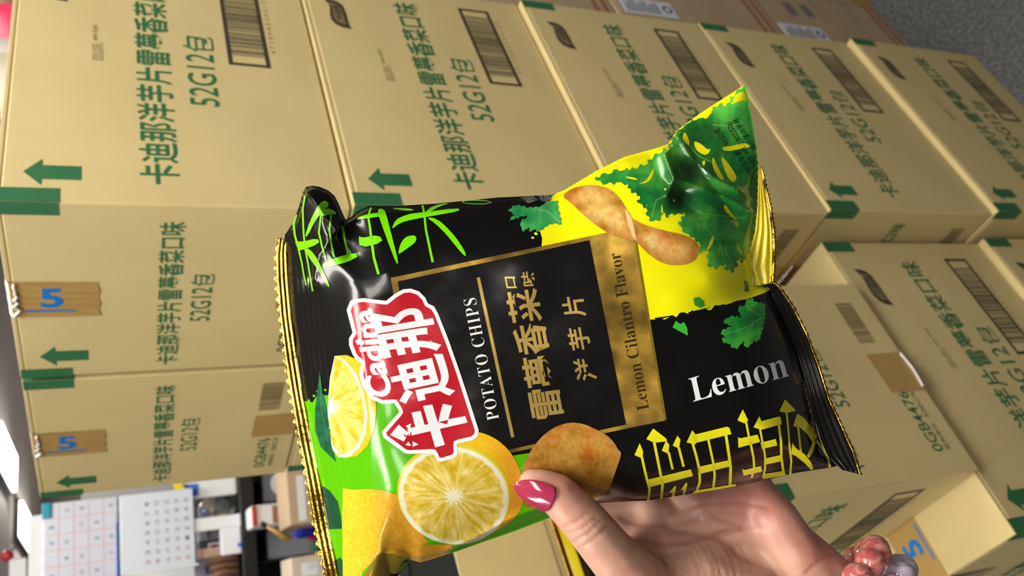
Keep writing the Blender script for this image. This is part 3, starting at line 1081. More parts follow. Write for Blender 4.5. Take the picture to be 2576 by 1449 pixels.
def tri_clip(poly, clip=None):
    """triangles of a polygon, kept only inside the clip outline"""
    P = [Vector(p) for p in poly]
    faces = [list(range(len(P)))]
    if clip is not None:
        k = len(P)
        P = P + [Vector(p) for p in clip]
        faces.append(list(range(k, len(P))))
    v, e, f, ov, oe, of = delaunay_2d_cdt(P, [], faces, 1, 1e-4)
    tr = [[(v[i].x, v[i].y) for i in ff] for ff in f]
    if not tr: return []
    c = np.array([np.mean(t, axis=0) for t in tr])
    ok = inside(c[:, 0], c[:, 1], [tuple(q) for q in poly])
    if clip is not None: ok &= inside(c[:, 0], c[:, 1], clip)
    return [t for t, k in zip(tr, ok) if k]


def stroke(pts, w, w2=None):
    """polygon along a line, w wide at its start and w2 at its end"""
    w2 = w if w2 is None else w2
    pts = [np.array(p, float) for p in pts]
    L, R_ = [], []
    for i, p in enumerate(pts):
        a = pts[max(i - 1, 0)]; b = pts[min(i + 1, len(pts) - 1)]
        d = b - a; d = d / (np.hypot(*d) + 1e-9); n = np.array([-d[1], d[0]])
        ww = (w + (w2 - w) * i / (len(pts) - 1)) / 2
        L.append(tuple(p + n * ww)); R_.append(tuple(p - n * ww))
    return L + R_[::-1]


def soft(pts, n=2):
    """corner cutting, for outlines that are not angular"""
    for _ in range(n):
        q = []
        for a, b in zip(pts, pts[1:] + pts[:1]):
            q.append((a[0] * .75 + b[0] * .25, a[1] * .75 + b[1] * .25))
            q.append((a[0] * .25 + b[0] * .75, a[1] * .25 + b[1] * .75))
        pts = q
    return pts


INK = 0.74                      # film and skin reflect a little less than paper white


def toothed(pts, amp=4.0, pitch=15.0):
    """leaf edge: small pointed teeth along the longer sides of an outline"""
    o = []
    sg = sum(a[0] * b[1] - b[0] * a[1] for a, b in zip(pts, pts[1:] + pts[:1]))
    for a, b in zip(pts, pts[1:] + pts[:1]):
        L = math.hypot(b[0] - a[0], b[1] - a[1])
        o.append(a)
        k = int(L / pitch)
        nx, ny = (b[1] - a[1]) / (L + 1e-9), -(b[0] - a[0]) / (L + 1e-9)
        if sg < 0: nx, ny = -nx, -ny
        for i in range(k):
            t0, t1 = (i + .35) / (k + .3), (i + .8) / (k + .3)
            am = amp * (0.45 + 0.8 * abs(math.sin(a[0] * 1.3 + i * 2.1)))
            o.append((a[0] + (b[0] - a[0]) * t0 + nx * am, a[1] + (b[1] - a[1]) * t0 + ny * am))
            o.append((a[0] + (b[0] - a[0]) * t1 - nx * amp * .5, a[1] + (b[1] - a[1]) * t1 - ny * amp * .5))
    return o


def lin(c):
    c = np.asarray(c, float) / 255
    return INK * np.where(c <= 0.04045, c / 12.92, ((c + 0.055) / 1.055) ** 2.4)


class Print:
    """everything printed on the front of the bag: one mesh, colour per vertex, foil as second material"""

    def __init__(self):
        self.x, self.y, self.off, self.col, self.f, self.m = [], [], [], [], [], []
        self.n = 0

    def frag(self, polys, col, layer, step=4, foil=0):
        xs, ys = [], []
        for pl in polys:
            for fr in grid_cut(pl, step):
                if len(fr) < 3: continue
                a = 0
                for i in range(len(fr)):
                    p, q = fr[i], fr[(i + 1) % len(fr)]
                    a += p[0] * q[1] - p[1] * q[0]
                if abs(a) < 1e-5: continue
                if a > 0: fr = fr[::-1]
                self.f.append([self.n + len(xs) + i for i in range(len(fr))])
                self.m.append(foil)
                xs += [p[0] for p in fr]; ys += [p[1] for p in fr]
        if not xs: return
        xs, ys = np.array(xs), np.array(ys)
        c = col(xs, ys) if callable(col) else np.tile(np.array(col, float), (len(xs), 1))
        self.x.append(xs); self.y.append(ys); self.off.append(np.full(len(xs), (0.00016 + 0.00005 * layer) if layer else 0.0)); self.col.append(lin(c))
        self.n += len(xs)

    def poly(self, pts, col, layer=1, clip=True, step=4, foil=0):
        self.frag(tri_clip(pts, OUT if clip else None), col, layer, step, foil)

    def text(self, s, quad, col, layer=3, off=0.0, step=4, foil=0, space=1.0, res=4):
        v, fs, _ = glyphs(s, off, res, space)
        q = quadmap(v, *quad)
        tris = []
        for f in fs:
            pl = [tuple(q[i]) for i in f]
            if len(pl) > 4:
                tris += tri_clip(pl)
            else:
                for i in range(1, len(pl) - 1): tris.append([pl[0], pl[i], pl[i + 1]])
        self.frag(tris, col, layer, step, foil)

    def build(self, name, mats, parent, origin):
        x, y, off, c = (np.concatenate(a) for a in (self.x, self.y, self.off, self.col))
        z = bil(HF, x, y) + off
        P = bagpts(x, y, z) - np.array(origin)
        gx_, gy_ = bil(HGX, x, y), bil(HGY, x, y)
        N = -np.array(FWD)[None] + gx_[:, None] * np.array(UPV)[None] + gy_[:, None] * np.array(RGT)[None]
        N /= np.linalg.norm(N, axis=1)[:, None]
        # the back half of the pouch
        me = bpy.data.meshes.new(name)
        V = [tuple(p) for p in P]; Fs = list(self.f); Ms = list(self.m); Ns = [tuple(q) for q in N]
        bk = {}
        cb = []
        nb = len(self.x[0])
        zb = -0.8 * bil(HF, self.x[0], self.y[0])
        Pb = bagpts(self.x[0], self.y[0], zb) - np.array(origin)
        k0 = len(V)
        V += [tuple(p) for p in Pb]
        Nb = np.array(FWD)[None] + 0.8 * gx_[:nb, None] * np.array(UPV)[None] + 0.8 * gy_[:nb, None] * np.array(RGT)[None]
        Nb /= np.linalg.norm(Nb, axis=1)[:, None]
        Ns += [tuple(q) for q in Nb]
        for f in self.f:
            if max(f) < nb:
                Fs.append([k0 + i for i in f[::-1]]); Ms.append(0)
        C4 = np.ones((len(V), 4)); C4[:len(c), :3] = c; C4[len(c):, :3] = lin((26, 25, 25))
        me.from_pydata(V, [], Fs)
        for m in mats: me.materials.append(m)
        me.polygons.foreach_set('material_index', Ms)
        me.polygons.foreach_set('use_smooth', [True] * len(me.polygons))
        at = me.color_attributes.new('print', 'FLOAT_COLOR', 'POINT')
        at.data.foreach_set('color', C4.ravel())
        me.update()
        me.normals_split_custom_set_from_vertices(Ns)
        o = bpy.data.objects.new(name, me)
        COL.objects.link(o)
        o.parent = parent
        return o


def film_mat(name, metal=0.0, rough=0.2):
    m = bpy.data.materials.new(name)
    m.use_nodes = True
    nt = m.node_tree; b = nt.nodes['Principled BSDF']
    a = nt.nodes.new('ShaderNodeAttribute'); a.attribute_name = 'print'
    nt.links.new(a.outputs['Color'], b.inputs['Base Color'])
    b.inputs['Roughness'].default_value = rough
    b.inputs['Metallic'].default_value = metal
    b.inputs['Specular IOR Level'].default_value = 0.36
    b.inputs['Coat Weight'].default_value = 0.22
    b.inputs['Coat Roughness'].default_value = 0.06
    tc = nt.nodes.new('ShaderNodeTexCoord'); n = nt.nodes.new('ShaderNodeTexNoise'); bp = nt.nodes.new('ShaderNodeBump')
    n.inputs['Scale'].default_value = 130; n.inputs['Detail'].default_value = 3
    bp.inputs['Strength'].default_value = 0.02; bp.inputs['Distance'].default_value = 0.001
    nt.links.new(tc.outputs['Object'], n.inputs['Vector']); nt.links.new(n.outputs['Fac'], bp.inputs['Height'])
    nt.links.new(bp.outputs['Normal'], b.inputs['Normal']); nt.links.new(bp.outputs['Normal'], b.inputs['Coat Normal'])
    return m


M_film = film_mat('printed_film')
M_foil = film_mat('gold_foil_print', 0.55, 0.3)
BLACK, LIME, YEL = (17, 17, 17), (86, 178, 0), (244, 238, 14)
GOLD, GOLDL = (186, 148, 62), (206, 172, 92)
c1 = lambda L: [(640 + a / 2.8975, 440 + b / 2.8975) for a, b in L]
c2 = lambda L: [(1240 + a / 2.8975, 200 + b / 2.8975) for a, b in L]
c3 = lambda L: [(1340 + a / 2.4156, 600 + b / 2.4156) for a, b in L]
c4 = lambda L: [(700 + a / 2.6388, 900 + b / 2.6388) for a, b in L]
soft2 = lambda L: soft(c2(L), 1)
soft3 = lambda L: soft(c3(L), 1)
soft5 = lambda L: soft(c5(L), 1)
c5 = lambda L: [(1260 + a / 2.342, 1050 + b / 2.342) for a, b in L]


def jag(a, b, n, amp, seed):
    r = random.Random(seed)
    o = []
    for i in range(n + 1):
        t = i / n
        o.append((a[0] + (b[0] - a[0]) * t + r.uniform(-amp, amp) * .4, a[1] + (b[1] - a[1]) * t + r.uniform(-amp, amp)))
    return o


def leaf_col(base, light, seed):
    def f(x, y):
        n = fbm(x / 55, y / 42, seed)[:, None]
        m = fbm(x / 9, y / 26, seed + 5)[:, None]
        c = np.array(base)[None] + (np.array(light) - np.array(base))[None] * np.clip((n - .3) * 2.2, 0, 1)
        return np.clip(c * (0.86 + 0.28 * m), 0, 255)
    return f


def chip_col(seed, dark=0.0, rim=None):
    def f(x, y):
        n = fbm(x / 40, y / 34, seed)[:, None]; m = fbm(x / 7, y / 9, seed + 3)[:, None]; r = fbm(x / 26, y / 60, seed + 8)[:, None]
        c = np.array((214, 152, 66))[None] + np.array((18, 26, 34))[None] * (m - .5) * 2
        c = c + np.array((10, -30, -14))[None] * np.clip((r - .55) * 3, 0, 1)
        c = c + np.array((-34, -30, -24))[None] * np.clip((n - .5) * 3, 0, 1)
        c = c + np.array((10, 30, 40))[None] * np.clip((.46 - n) * 4, 0, 1) * (1 - dark)
        if rim is not None:
            t = sstep(4, 34, poly_dist(x, y, rim, True))[:, None]
            c = c * (1 - .10 * (1 - t)) + (np.array((14, 30, 34))[None] * (1 - dark) - np.array((26, 18, 18))[None] * dark) * t
        return np.clip(c, 0, 255)
    return f


def slice_col(cx_, cy_, rx, ry, rot, nseg, seed):
    ca, sa = math.cos(rot), math.sin(rot)
    r_ = random.Random(seed)
    ang = [(i + r_.uniform(-.2, .2)) * 2 * math.pi / nseg for i in range(nseg)]

    def f(x, y):
        dx, dy = x - cx_, y - cy_
        u = (dx * ca + dy * sa) / rx; v = (-dx * sa + dy * ca) / ry
        r = np.hypot(u, v); t = np.arctan2(v, u)
        md = np.full(r.shape, 9.0)
        for a in ang:
            e = np.abs(np.arctan2(np.sin(t - a), np.cos(t - a))) * np.maximum(r, .05)
            md = np.minimum(md, e)
        st = fbm(t * 9 + 3, r * 5.5, seed + 2); s2 = fbm(t * 26, r * 4, seed + 4)
        flesh = np.array((216, 186, 66))[None] + np.array((30, 40, 84))[None] * (np.clip((st - .45) * 2.4, -.5, 1)[:, None]) + np.array((24, 30, 70))[None] * np.clip((s2 - .62) * 5, 0, 1)[:, None]
        mem = np.clip(1 - md / 0.022, 0, 1)[:, None] * 0.8
        c = flesh * (1 - mem) + np.array((236, 226, 150))[None] * mem
        core = sstep(.17, .11, r + .05 * np.sin(t * nseg))[:, None]
        c = c * (1 - core) + np.array((240, 236, 206))[None] * core
        rim = sstep(.865, .895, r + .012 * np.sin(t * nseg * 2))[:, None]
        c = c * (1 - rim) + np.array((232, 230, 204))[None] * rim
        o = sstep(.955, .985, r)[:, None]
        c = c * (1 - o) + np.array((214, 196, 40))[None] * o
        return np.clip(c, 0, 255)
    return f


def ell(cx_, cy_, rx, ry, rot, n=48):
    ca, sa = math.cos(rot), math.sin(rot)
    return [(cx_ + rx * math.cos(t) * ca - ry * math.sin(t) * sa, cy_ + rx * math.cos(t) * sa + ry * math.sin(t) * ca) for t in np.linspace(0, 2 * math.pi, n, endpoint=False)]


def bag_print():
    p = Print()
    p.poly(OUT, BLACK, 0, clip=False)
    # ---- lime corner under the logo
    top = jag((740, 1020), (835, 992), 16, 7, 1)
    p.poly(top + [(1000, 1010), (1200, 1110), (1291, 1146), (1330, 1140), (1372, 1150), (1440, 1262), (1440, 1320), (1300, 1400), (1000, 1600), (860, 1600), (700, 1100)], LIME, 1)
    for a, b in (((800, 985), 5), ((818, 981), 4), ((790, 996), 4)):
        p.poly(ell(a[0], a[1], b, 3, .4, 8), LIME, 1)
    # dark leaf shadows on the crimp
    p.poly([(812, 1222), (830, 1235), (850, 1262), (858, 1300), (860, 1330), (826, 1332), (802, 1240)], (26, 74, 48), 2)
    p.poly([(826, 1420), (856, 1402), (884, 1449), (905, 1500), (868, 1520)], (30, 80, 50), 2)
    # ---- yellow field at the other end
    right = [(1925, 736), (1880, 752)] + jag((1860, 760), (1640, 806), 22, 6, 4)
    p.poly([(1362, 624), (1364, 600), (1352, 560), (1384, 540), (1372, 505), (1400, 486), (1500, 300), (1900, 150), (1990, 300), (1990, 700)] + right + [(1622, 810), (1585, 590), (1480, 602)], YEL, 1)
    for a, b, r in ((1348, 588, 5), (1340, 598, 4), (1356, 578, 6), (1344, 575, 3)):
        p.poly(ell(a, b, r, r * .7, .3, 8), YEL, 2)
    for q in ([(1646, 800), (1700, 792), (1652, 806)], [(1730, 786), (1790, 772), (1740, 792)], [(1820, 768), (1855, 758), (1830, 772)]):
        p.poly(q, BLACK, 2)
    grey = lambda x, y: np.tile(np.array((92, 92, 88.)), (len(x), 1)) * (0.5 + vnoise(x / 3, y / 3, 4))[:, None]
    p.poly([(1308, 497), (1340, 492), (1352, 503), (1330, 512)], grey, 3, step=3)
    p.poly([(1352, 489), (1392, 488), (1384, 508), (1362, 506)], grey, 3, step=3)
    # ---- gold frame and band
    A, B, Cc, Dd = (983, 699), (1592.5, 571), (1673, 1058), (1060, 1186)
    a, b, c, d = (1000.6, 708), (1483, 604), (1575.5, 1068), (1078, 1174)

    def foilcol(x, y):
        n = fbm(x / 70, y / 50, 21)[:, None]; m = fbm(x / 22, y / 60, 25)[:, None]
        return np.clip(np.array(GOLD)[None] * (0.40 + 1.15 * n) * (0.85 + .3 * m), 0, 255)
    p.poly([A, B, b, a], foilcol, 2, foil=1)
    p.poly([B, Cc, c, b], foilcol, 2, foil=1)
    p.poly([Cc, Dd, d, c], foilcol, 2, foil=1)
    p.poly([Dd, A, a, d], foilcol, 2, foil=1)
    p.poly([a, b, c, d], (20, 20, 20), 2)
    p.poly([(1591, 573), (1597, 572), (1677, 1056), (1671, 1058)], (120, 110, 20), 2)
    # lime again over the lower frame corner
    p.poly([(1000, 1120), (1200, 1120), (1291, 1146), (1330, 1140), (1372, 1152), (1380, 1290), (1050, 1380)], LIME, 3)
    # ---- writing in the frame
    p.text('𝐏𝐎𝐓𝐀𝐓𝐎 𝐂𝐇𝐈𝐏𝐒', [(1256, 1053), (1197, 748), (1165, 754), (1226, 1059)], (236, 236, 232), 4, -0.012, space=1.12)
    p.poly([(1199, 699), (1207, 697), (1294, 1099), (1286, 1101)], GOLDL, 4, clip=False, foil=1)

    def ch(s, x0, x1, y0, y1, off=0.02):
        sk = 0.185
        w, h = (x1 - x0), (y1 - y0)
        # letters stand upright towards the left of the frame, written along the frame edge
        e = sk * h * .5; g = sk * w * .5
        p.text(s, [(x1 + e - 4, y1 - g + 3), (x1 - e - 4, y0 - g + 3), (x0 - e + 4, y0 + g - 3), (x0 + e + 4, y1 + g - 3)], GOLDL, 4, off, foil=1)
    ch('雷', 1329, 1418, 978, 1052); ch('夢', 1312, 1406, 896, 972); ch('香', 1290, 1382, 814, 892); ch('菜', 1273, 1363, 728, 812)
    ch('口', 1268, 1302, 696, 725); ch('味', 1308, 1349, 682, 720)
    ch('洋', 1441, 1503, 900, 957); ch('芋', 1426, 1487, 824, 880); ch('片', 1411, 1476, 746, 797)
    p.text('𝐋𝐞𝐦𝐨𝐧 𝐂𝐢𝐥𝐚𝐧𝐭𝐫𝐨 𝐅𝐥𝐚𝐯𝐨𝐫', [(1633, 1028), (1560, 634), (1530, 640), (1603, 1034)], (52, 44, 22), 4, -0.006)
    p.text('𝐋𝐞𝐦𝐨𝐧', [(1744, 1012), (1986, 947), (1968, 884), (1731, 953)], (238, 240, 244), 4, -0.004, res=6)
    # ---- lime brush writing along the top edge
    G = lambda L, w=None: p.poly(soft(c1(L), 1), (120, 226, 10), 4)
    S = lambda L, w, w2=None: p.poly(c1(stroke(L, w, w2)), (120, 226, 10), 4)
    S([(303, 290), (286, 360), (294, 440), (312, 500), (345, 640), (362, 740), (377, 805)], 18, 8)
    G([(290, 470), (335, 492), (460, 460), (476, 500), (335, 552), (318, 545)])
    S([(368, 150), (352, 250)], 16, 10); S([(352, 240), (358, 420), (370, 540), (390, 640), (424, 848)], 13, 11)
    G([(515, 185), (550, 215), (500, 265), (442, 335), (388, 445), (366, 450), (408, 330), (452, 242), (488, 198)])
    G([(372, 535), (400, 540), (446, 590), (492, 680), (530, 760), (550, 815), (533, 815), (482, 722), (430, 645), (390, 590)])
    G([(458, 290), (520, 240), (588, 262), (596, 290), (560, 285), (500, 300)])
    S([(485, 290), (470, 420), (492, 520), (522, 620)], 13); S([(560, 290), (546, 400), (560, 500), (580, 600)], 13); S([(640, 375), (660, 480), (682, 575)], 18)
    G([(500, 635), (738, 558), (757, 608), (498, 688)])
    G([(742, 322), (770, 298), (900, 272), (945, 285), (940, 300), (760, 325)])
    S([(850, 238), (828, 300), (842, 380), (850, 450), (870, 600), (905, 725)], 14, 20)
    G([(758, 440), (785, 460), (908, 436), (942, 490), (768, 534)])
    G([(890, 250), (945, 245), (970, 320), (1000, 440), (1052, 640), (1036, 650), (985, 520), (930, 370)])
    G([(1046, 582), (1062, 505), (1100, 452), (1160, 437), (1182, 455), (1176, 490), (1122, 530), (1080, 560)])
    G([(995, 402), (1030, 325), (1085, 300), (1140, 282), (1230, 272), (1480, 240), (1502, 262), (1300, 298), (1150, 325), (1060, 350)])
    S([(1225, 222), (1238, 280), (1250, 400), (1275, 520), (1300, 636)], 15, 18)
    G([(1252, 308), (1330, 318), (1420, 398), (1500, 498), (1547, 585), (1530, 592), (1470, 522), (1400, 434), (1320, 355)])
    G([(1238, 278), (1300, 222), (1432, 203), (1350, 228), (1265, 278)])
    G([(980, 240), (1130, 243), (1172, 258), (1100, 262)])
    e1, e2 = c1(ell(1620, 198, 108, 17, .02, 24)), c1(ell(1620, 198, 98, 10, .02, 24))
    for i in range(24):
        p.poly([e1[i], e1[(i + 1) % 24], e2[(i + 1) % 24], e2[i]], (110, 190, 30), 4)
    # ---- yellow brush writing along the lower edge
    yc = (240, 232, 30)
    G5 = lambda L: p.poly(c5(L), yc, 4)
    S5 = lambda L, w, w2=None: p.poly(c5(stroke(L, w, w2)), yc, 4)
    G3 = lambda L: p.poly(c3(L), yc, 4)
    S3 = lambda L, w, w2=None: p.poly(c3(stroke(L, w, w2)), yc, 4)
    G5([(818, 152), (787, 222), (835, 243), (838, 200)]); S5([(831, 235), (845, 300), (862, 370), (876, 420), (873, 455), (866, 500)], 15)
    G5([(868, 366), (1118, 306), (1133, 345), (878, 411)])
    G5([(897, 65), (857, 128), (905, 150), (979, 140), (976, 126)]); S5([(902, 140), (940, 330), (952, 400), (945, 492)], 16)
    G5([(972, 138), (948, 196), (988, 216), (992, 160)]); S5([(988, 205), (1012, 306)], 14)
    G5([(1040, 108), (1012, 166), (1050, 184), (1058, 130)]); S5([(1048, 178), (1077, 291)], 15)
    G5([(1028, 400), (1033, 410), (1020, 472), (1008, 477), (1012, 444), (991, 442)]); G5([(1092, 382), (1099, 395), (1086, 445), (1072, 457), (1076, 428), (1060, 425)])
    S5([(880, 494), (1000, 478)], 8)
    G5([(1128, 75), (1094, 148), (1145, 160), (1160, 120)]); G5([(1132, 104), (1330, 55), (1346, 60), (1359, 98), (1138, 153)])
    S5([(1128, 148), (1152, 230), (1170, 310), (1172, 380), (1152, 440)], 15); S5([(1222, 130), (1252, 270), (1260, 340), (1252, 414)], 14); S5([(1325, 98), (1345, 230), (1354, 300), (1350, 398)], 17)
    G5([(1162, 292), (1338, 253), (1345, 290), (1166, 335)]); G5([(1128, 448), (1150, 430), (1382, 392), (1388, 406), (1170, 442)])
    G3([(1277, 1037), (1244, 1105), (1288, 1124), (1310, 1105)]); S3([(1296, 1110), (1315, 1210)], 13)
    G3([(1248, 1207), (1262, 1214), (1366, 1192), (1383, 1236), (1250, 1272)]); S3([(1322, 1235), (1342, 1330), (1346, 1395), (1330, 1455)], 14)
    G3([(1273, 1400), (1290, 1406), (1386, 1382), (1396, 1416), (1282, 1442)])
    G3([(1377, 1080), (1342, 1148), (1390, 1162), (1513, 1128), (1506, 1086), (1495, 1082), (1390, 1110)])
    S3([(1380, 1150), (1397, 1240), (1412, 1320), (1412, 1400), (1400, 1450)], 12); S3([(1495, 1125), (1509, 1230), (1511, 1330), (1526, 1432)], 15)
    G3([(1385, 1240), (1478, 1218), (1486, 1258), (1393, 1279)]); G3([(1406, 1338), (1506, 1316), (1509, 1354), (1408, 1376)]); G3([(1392, 1446), (1412, 1430), (1530, 1412), (1538, 1436), (1400, 1462)])
    G3([(1533, 977), (1499, 1050), (1546, 1060), (1599, 1047), (1590, 1034)]); S3([(1542, 1050), (1557, 1200), (1563, 1290), (1572, 1350), (1565, 1440)], 12)
    G3([(1608, 1063), (1642, 1085), (1692, 1140), (1728, 1205), (1702, 1242), (1670, 1190), (1620, 1147), (1582, 1140)]); S3([(1612, 1140), (1630, 1296)], 14)
    G3([(1578, 1240), (1602, 1275), (1652, 1310), (1692, 1360), (1706, 1400), (1690, 1406), (1650, 1362), (1600, 1322), (1570, 1310)])
    G3([(1722, 1228), (1706, 1292), (1680, 1332), (1666, 1322), (1688, 1270), (1700, 1240)]); S3([(1725, 1230), (1768, 1290), (1797, 1340), (1806, 1390)], 13)
    # ---- lemons
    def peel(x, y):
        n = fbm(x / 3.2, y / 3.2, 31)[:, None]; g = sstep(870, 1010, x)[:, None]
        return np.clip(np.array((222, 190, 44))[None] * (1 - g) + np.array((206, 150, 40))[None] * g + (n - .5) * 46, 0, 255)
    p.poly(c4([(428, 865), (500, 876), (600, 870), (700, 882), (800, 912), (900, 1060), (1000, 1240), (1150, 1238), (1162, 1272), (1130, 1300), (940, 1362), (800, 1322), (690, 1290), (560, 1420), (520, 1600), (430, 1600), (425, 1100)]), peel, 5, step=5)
    p.poly([(945, 1400), (962, 1390), (1010, 1398), (1036, 1409), (1004, 1458), (964, 1504), (932, 1540), (885, 1575), (890, 1500), (925, 1430)], (138, 116, 32), 6)
    p.poly([(1018, 1402), (1036, 1408), (1004, 1450), (996, 1440)], (40, 104, 20), 6)
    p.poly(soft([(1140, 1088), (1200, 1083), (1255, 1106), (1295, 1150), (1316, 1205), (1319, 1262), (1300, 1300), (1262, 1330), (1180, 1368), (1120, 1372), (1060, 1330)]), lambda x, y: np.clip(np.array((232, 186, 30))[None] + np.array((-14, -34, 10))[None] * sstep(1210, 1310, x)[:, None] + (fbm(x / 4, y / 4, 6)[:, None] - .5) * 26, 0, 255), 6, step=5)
    p.poly(ell(1141, 1242, 143, 127, 0.25), slice_col(1141, 1248, 143, 127, 0.25, 11, 5), 7, step=3)
    p.poly([(845, 895), (872, 893), (902, 906), (926, 930), (942, 985), (947, 1030), (942, 1080), (925, 1120), (900, 1146), (868, 1153), (846, 1145), (832, 1100)], lambda x, y: np.clip(np.array((226, 180, 40))[None] + (fbm(x / 4, y / 4, 8)[:, None] - .5) * 30, 0, 255), 6, step=5)
    lem = [(843, 897), (866, 912), (890, 944), (908, 990), (917, 1040), (913, 1085), (899, 1118), (878, 1138), (856, 1142), (838, 1120), (828, 1080), (825, 1030), (831, 960)]
    p.poly([(842, 895), (868, 906), (896, 940), (915, 990), (924, 1040), (920, 1090), (904, 1126), (880, 1148), (852, 1151), (834, 1128), (826, 1080), (824, 1030), (830, 950)], (234, 232, 206), 7)
    p.poly(lem, slice_col(826, 1024, 150, 158, 0.0, 13, 9), 8, step=3)
    # dark pointed leaf beside the small slice
    p.poly(c4([(276, 88), (290, 200), (318, 330), (345, 480), (352, 580), (382, 692), (330, 640), (280, 590), (246, 480), (243, 360), (258, 230)]), leaf_col((16, 70, 44), (44, 112, 74), 3), 8)
    p.poly(c4(stroke([(277, 120), (285, 350), (330, 560)], 3, 2)), (70, 140, 96), 9)
    # ---- coriander
    green = [(1700, 195), (1770, 95), (1832, 40), (1850, 100), (1890, 250), (1925, 500), (1930, 700), (1920, 950), (1900, 1100), (1870, 1250), (1820, 1340), (1790, 1290), (1760, 1400), (1700, 1390), (1690, 1340), (1640, 1370), (1580, 1370), (1560, 1300), (1590, 1200), (1520, 1270), (1500, 1180), (1400, 1120), (1355, 1060), (1400, 970), (1320, 990), (1290, 960), (1280, 1010), (1230, 960), (1225, 1020), (1160, 1035), (1120, 990), (1120, 940), (1060, 900), (1070, 850), (980, 790), (985, 760), (900, 750), (830, 760), (745, 735), (790, 690), (870, 680), (875, 660), (960, 660), (1060, 640), (1130, 610), (1170, 560), (1240, 520), (1280, 490), (1330, 390), (1400, 330), (1440, 310), (1500, 280), (1570, 280), (1600, 220), (1650, 180)]
    big = leaf_col((24, 112, 50), (92, 190, 72), 12)

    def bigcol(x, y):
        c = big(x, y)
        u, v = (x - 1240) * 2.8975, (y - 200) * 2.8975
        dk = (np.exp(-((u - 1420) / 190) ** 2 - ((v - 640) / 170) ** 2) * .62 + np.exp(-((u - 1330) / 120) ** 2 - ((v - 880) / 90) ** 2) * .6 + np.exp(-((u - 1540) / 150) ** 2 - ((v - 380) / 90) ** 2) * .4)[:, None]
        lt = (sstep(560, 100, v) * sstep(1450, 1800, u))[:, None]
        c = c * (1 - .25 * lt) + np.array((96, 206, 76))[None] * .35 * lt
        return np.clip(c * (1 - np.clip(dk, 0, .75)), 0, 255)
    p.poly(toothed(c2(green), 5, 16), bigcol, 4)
    for L in ([(1400, 380), (1430, 440), (1432, 490), (1380, 440), (1386, 400)], [(1465, 445), (1520, 470), (1560, 510), (1592, 505), (1560, 555), (1500, 532), (1470, 490)],
              [(1600, 550), (1640, 640), (1692, 742), (1650, 722), (1598, 640)], [(1655, 550), (1700, 590), (1757, 670), (1780, 720), (1750, 757), (1702, 700)],
              [(1660, 495), (1740, 485), (1832, 458), (1892, 490), (1820, 502), (1700, 527)], [(1770, 102), (1842, 85), (1850, 168), (1825, 150), (1790, 160), (1700, 195), (1740, 180)],
              [(1690, 905), (1730, 960), (1787, 1032), (1720, 990), (1680, 940)], [(1612, 1133), (1602, 1200), (1556, 1256), (1585, 1170)], [(1768, 1178), (1834, 1294), (1790, 1250)],
              [(1130, 898), (1108, 962), (1120, 920)], [(1228, 898), (1242, 962), (1228, 985)], [(1110, 745), (1140, 700), (1176, 638), (1165, 702), (1130, 752), (1050, 762)],
              [(1520, 600), (1550, 585), (1540, 640)], [(1310, 870), (1330, 880), (1318, 896)], [(1245, 790), (1265, 795), (1256, 815)], [(960, 705), (1040, 715), (1060, 735), (985, 722)],
              [(1600, 220), (1570, 280), (1500, 280), (1440, 310), (1480, 270), (1560, 235)], [(1870, 845), (1900, 900), (1880, 880)]):
        p.poly(soft(c2(L), 1), (236, 232, 20), 5)
    for L in ([(1690, 1390), (1660, 1200), (1560, 1090), (1420, 1010)], [(1660, 1200), (1620, 1340)], [(1740, 1340), (1690, 1230)], [(1500, 970), (1800, 1010), (1900, 975)], [(1160, 1000), (1190, 880), (1260, 840)], [(1700, 330), (1760, 270), (1810, 230)], [(1600, 330), (1700, 340), (1830, 320)], [(1640, 620), (1500, 560), (1420, 470), (1390, 420)]):
        p.poly(c2(stroke(L, 5, 3)), (112, 190, 96), 5)
    # print on the folded ear
    ct = (24, 30, 22)
    p.text('植物五辛素', c2([(1912, 708), (1795, 508), (1752, 530), (1880, 728)]), ct, 6, 0.0)
    p.text('NET WT.:1.80Z(52g)', c2([(1922, 600), (1735, 300), (1690, 322), (1898, 640)]), ct, 6, 0.0)
    p.text('52公克', c2([(1722, 466), (1645, 350), (1598, 372), (1690, 482)]), ct, 6, 0.004)
    p.text('圖片僅供參考', c2([(1926, 500), (1785, 278), (1740, 296), (1890, 520)]), ct, 6, 0.0)
    # single leaves
    p.poly(toothed(c2([(115, 960), (140, 925), (180, 915), (260, 935), (350, 925), (380, 900), (470, 880), (480, 960), (502, 1055), (440, 1050), (400, 1060), (370, 1085), (330, 1110), (300, 1090), (275, 1110), (255, 1075), (225, 1110), (195, 1060), (205, 1035), (250, 1000), (245, 990), (190, 1005), (120, 1030), (135, 1000), (165, 985)]), 2.5, 12), leaf_col((34, 138, 70), (84, 180, 100), 15), 5)
    p.poly(c2(stroke([(490, 1045), (400, 960), (330, 950)], 5, 3)), (140, 210, 150), 6)
    p.poly(toothed(c3([(1330, 360), (1352, 385), (1410, 395), (1415, 450), (1400, 540), (1385, 600), (1362, 632), (1345, 620), (1310, 665), (1290, 655), (1282, 620), (1250, 665), (1208, 665), (1200, 640), (1160, 635), (1150, 610), (1180, 600), (1143, 580), (1150, 560), (1215, 530), (1160, 515), (1165, 495), (1205, 470), (1270, 480), (1248, 440), (1252, 415), (1290, 405), (1295, 380)]), 2.5, 12), leaf_col((30, 134, 56), (80, 200, 66), 18), 5)
    for L in ([(1390, 480), (1300, 540), (1170, 580)], [(1340, 520), (1290, 630)], [(1380, 470), (1320, 430)]):
        p.poly(c3(stroke(L, 5, 3)), (120, 206, 110), 6)
    p.poly(c3([(976, 362), (1010, 355), (1040, 380), (1045, 408), (1020, 422), (985, 405)]), (52, 158, 40), 4)
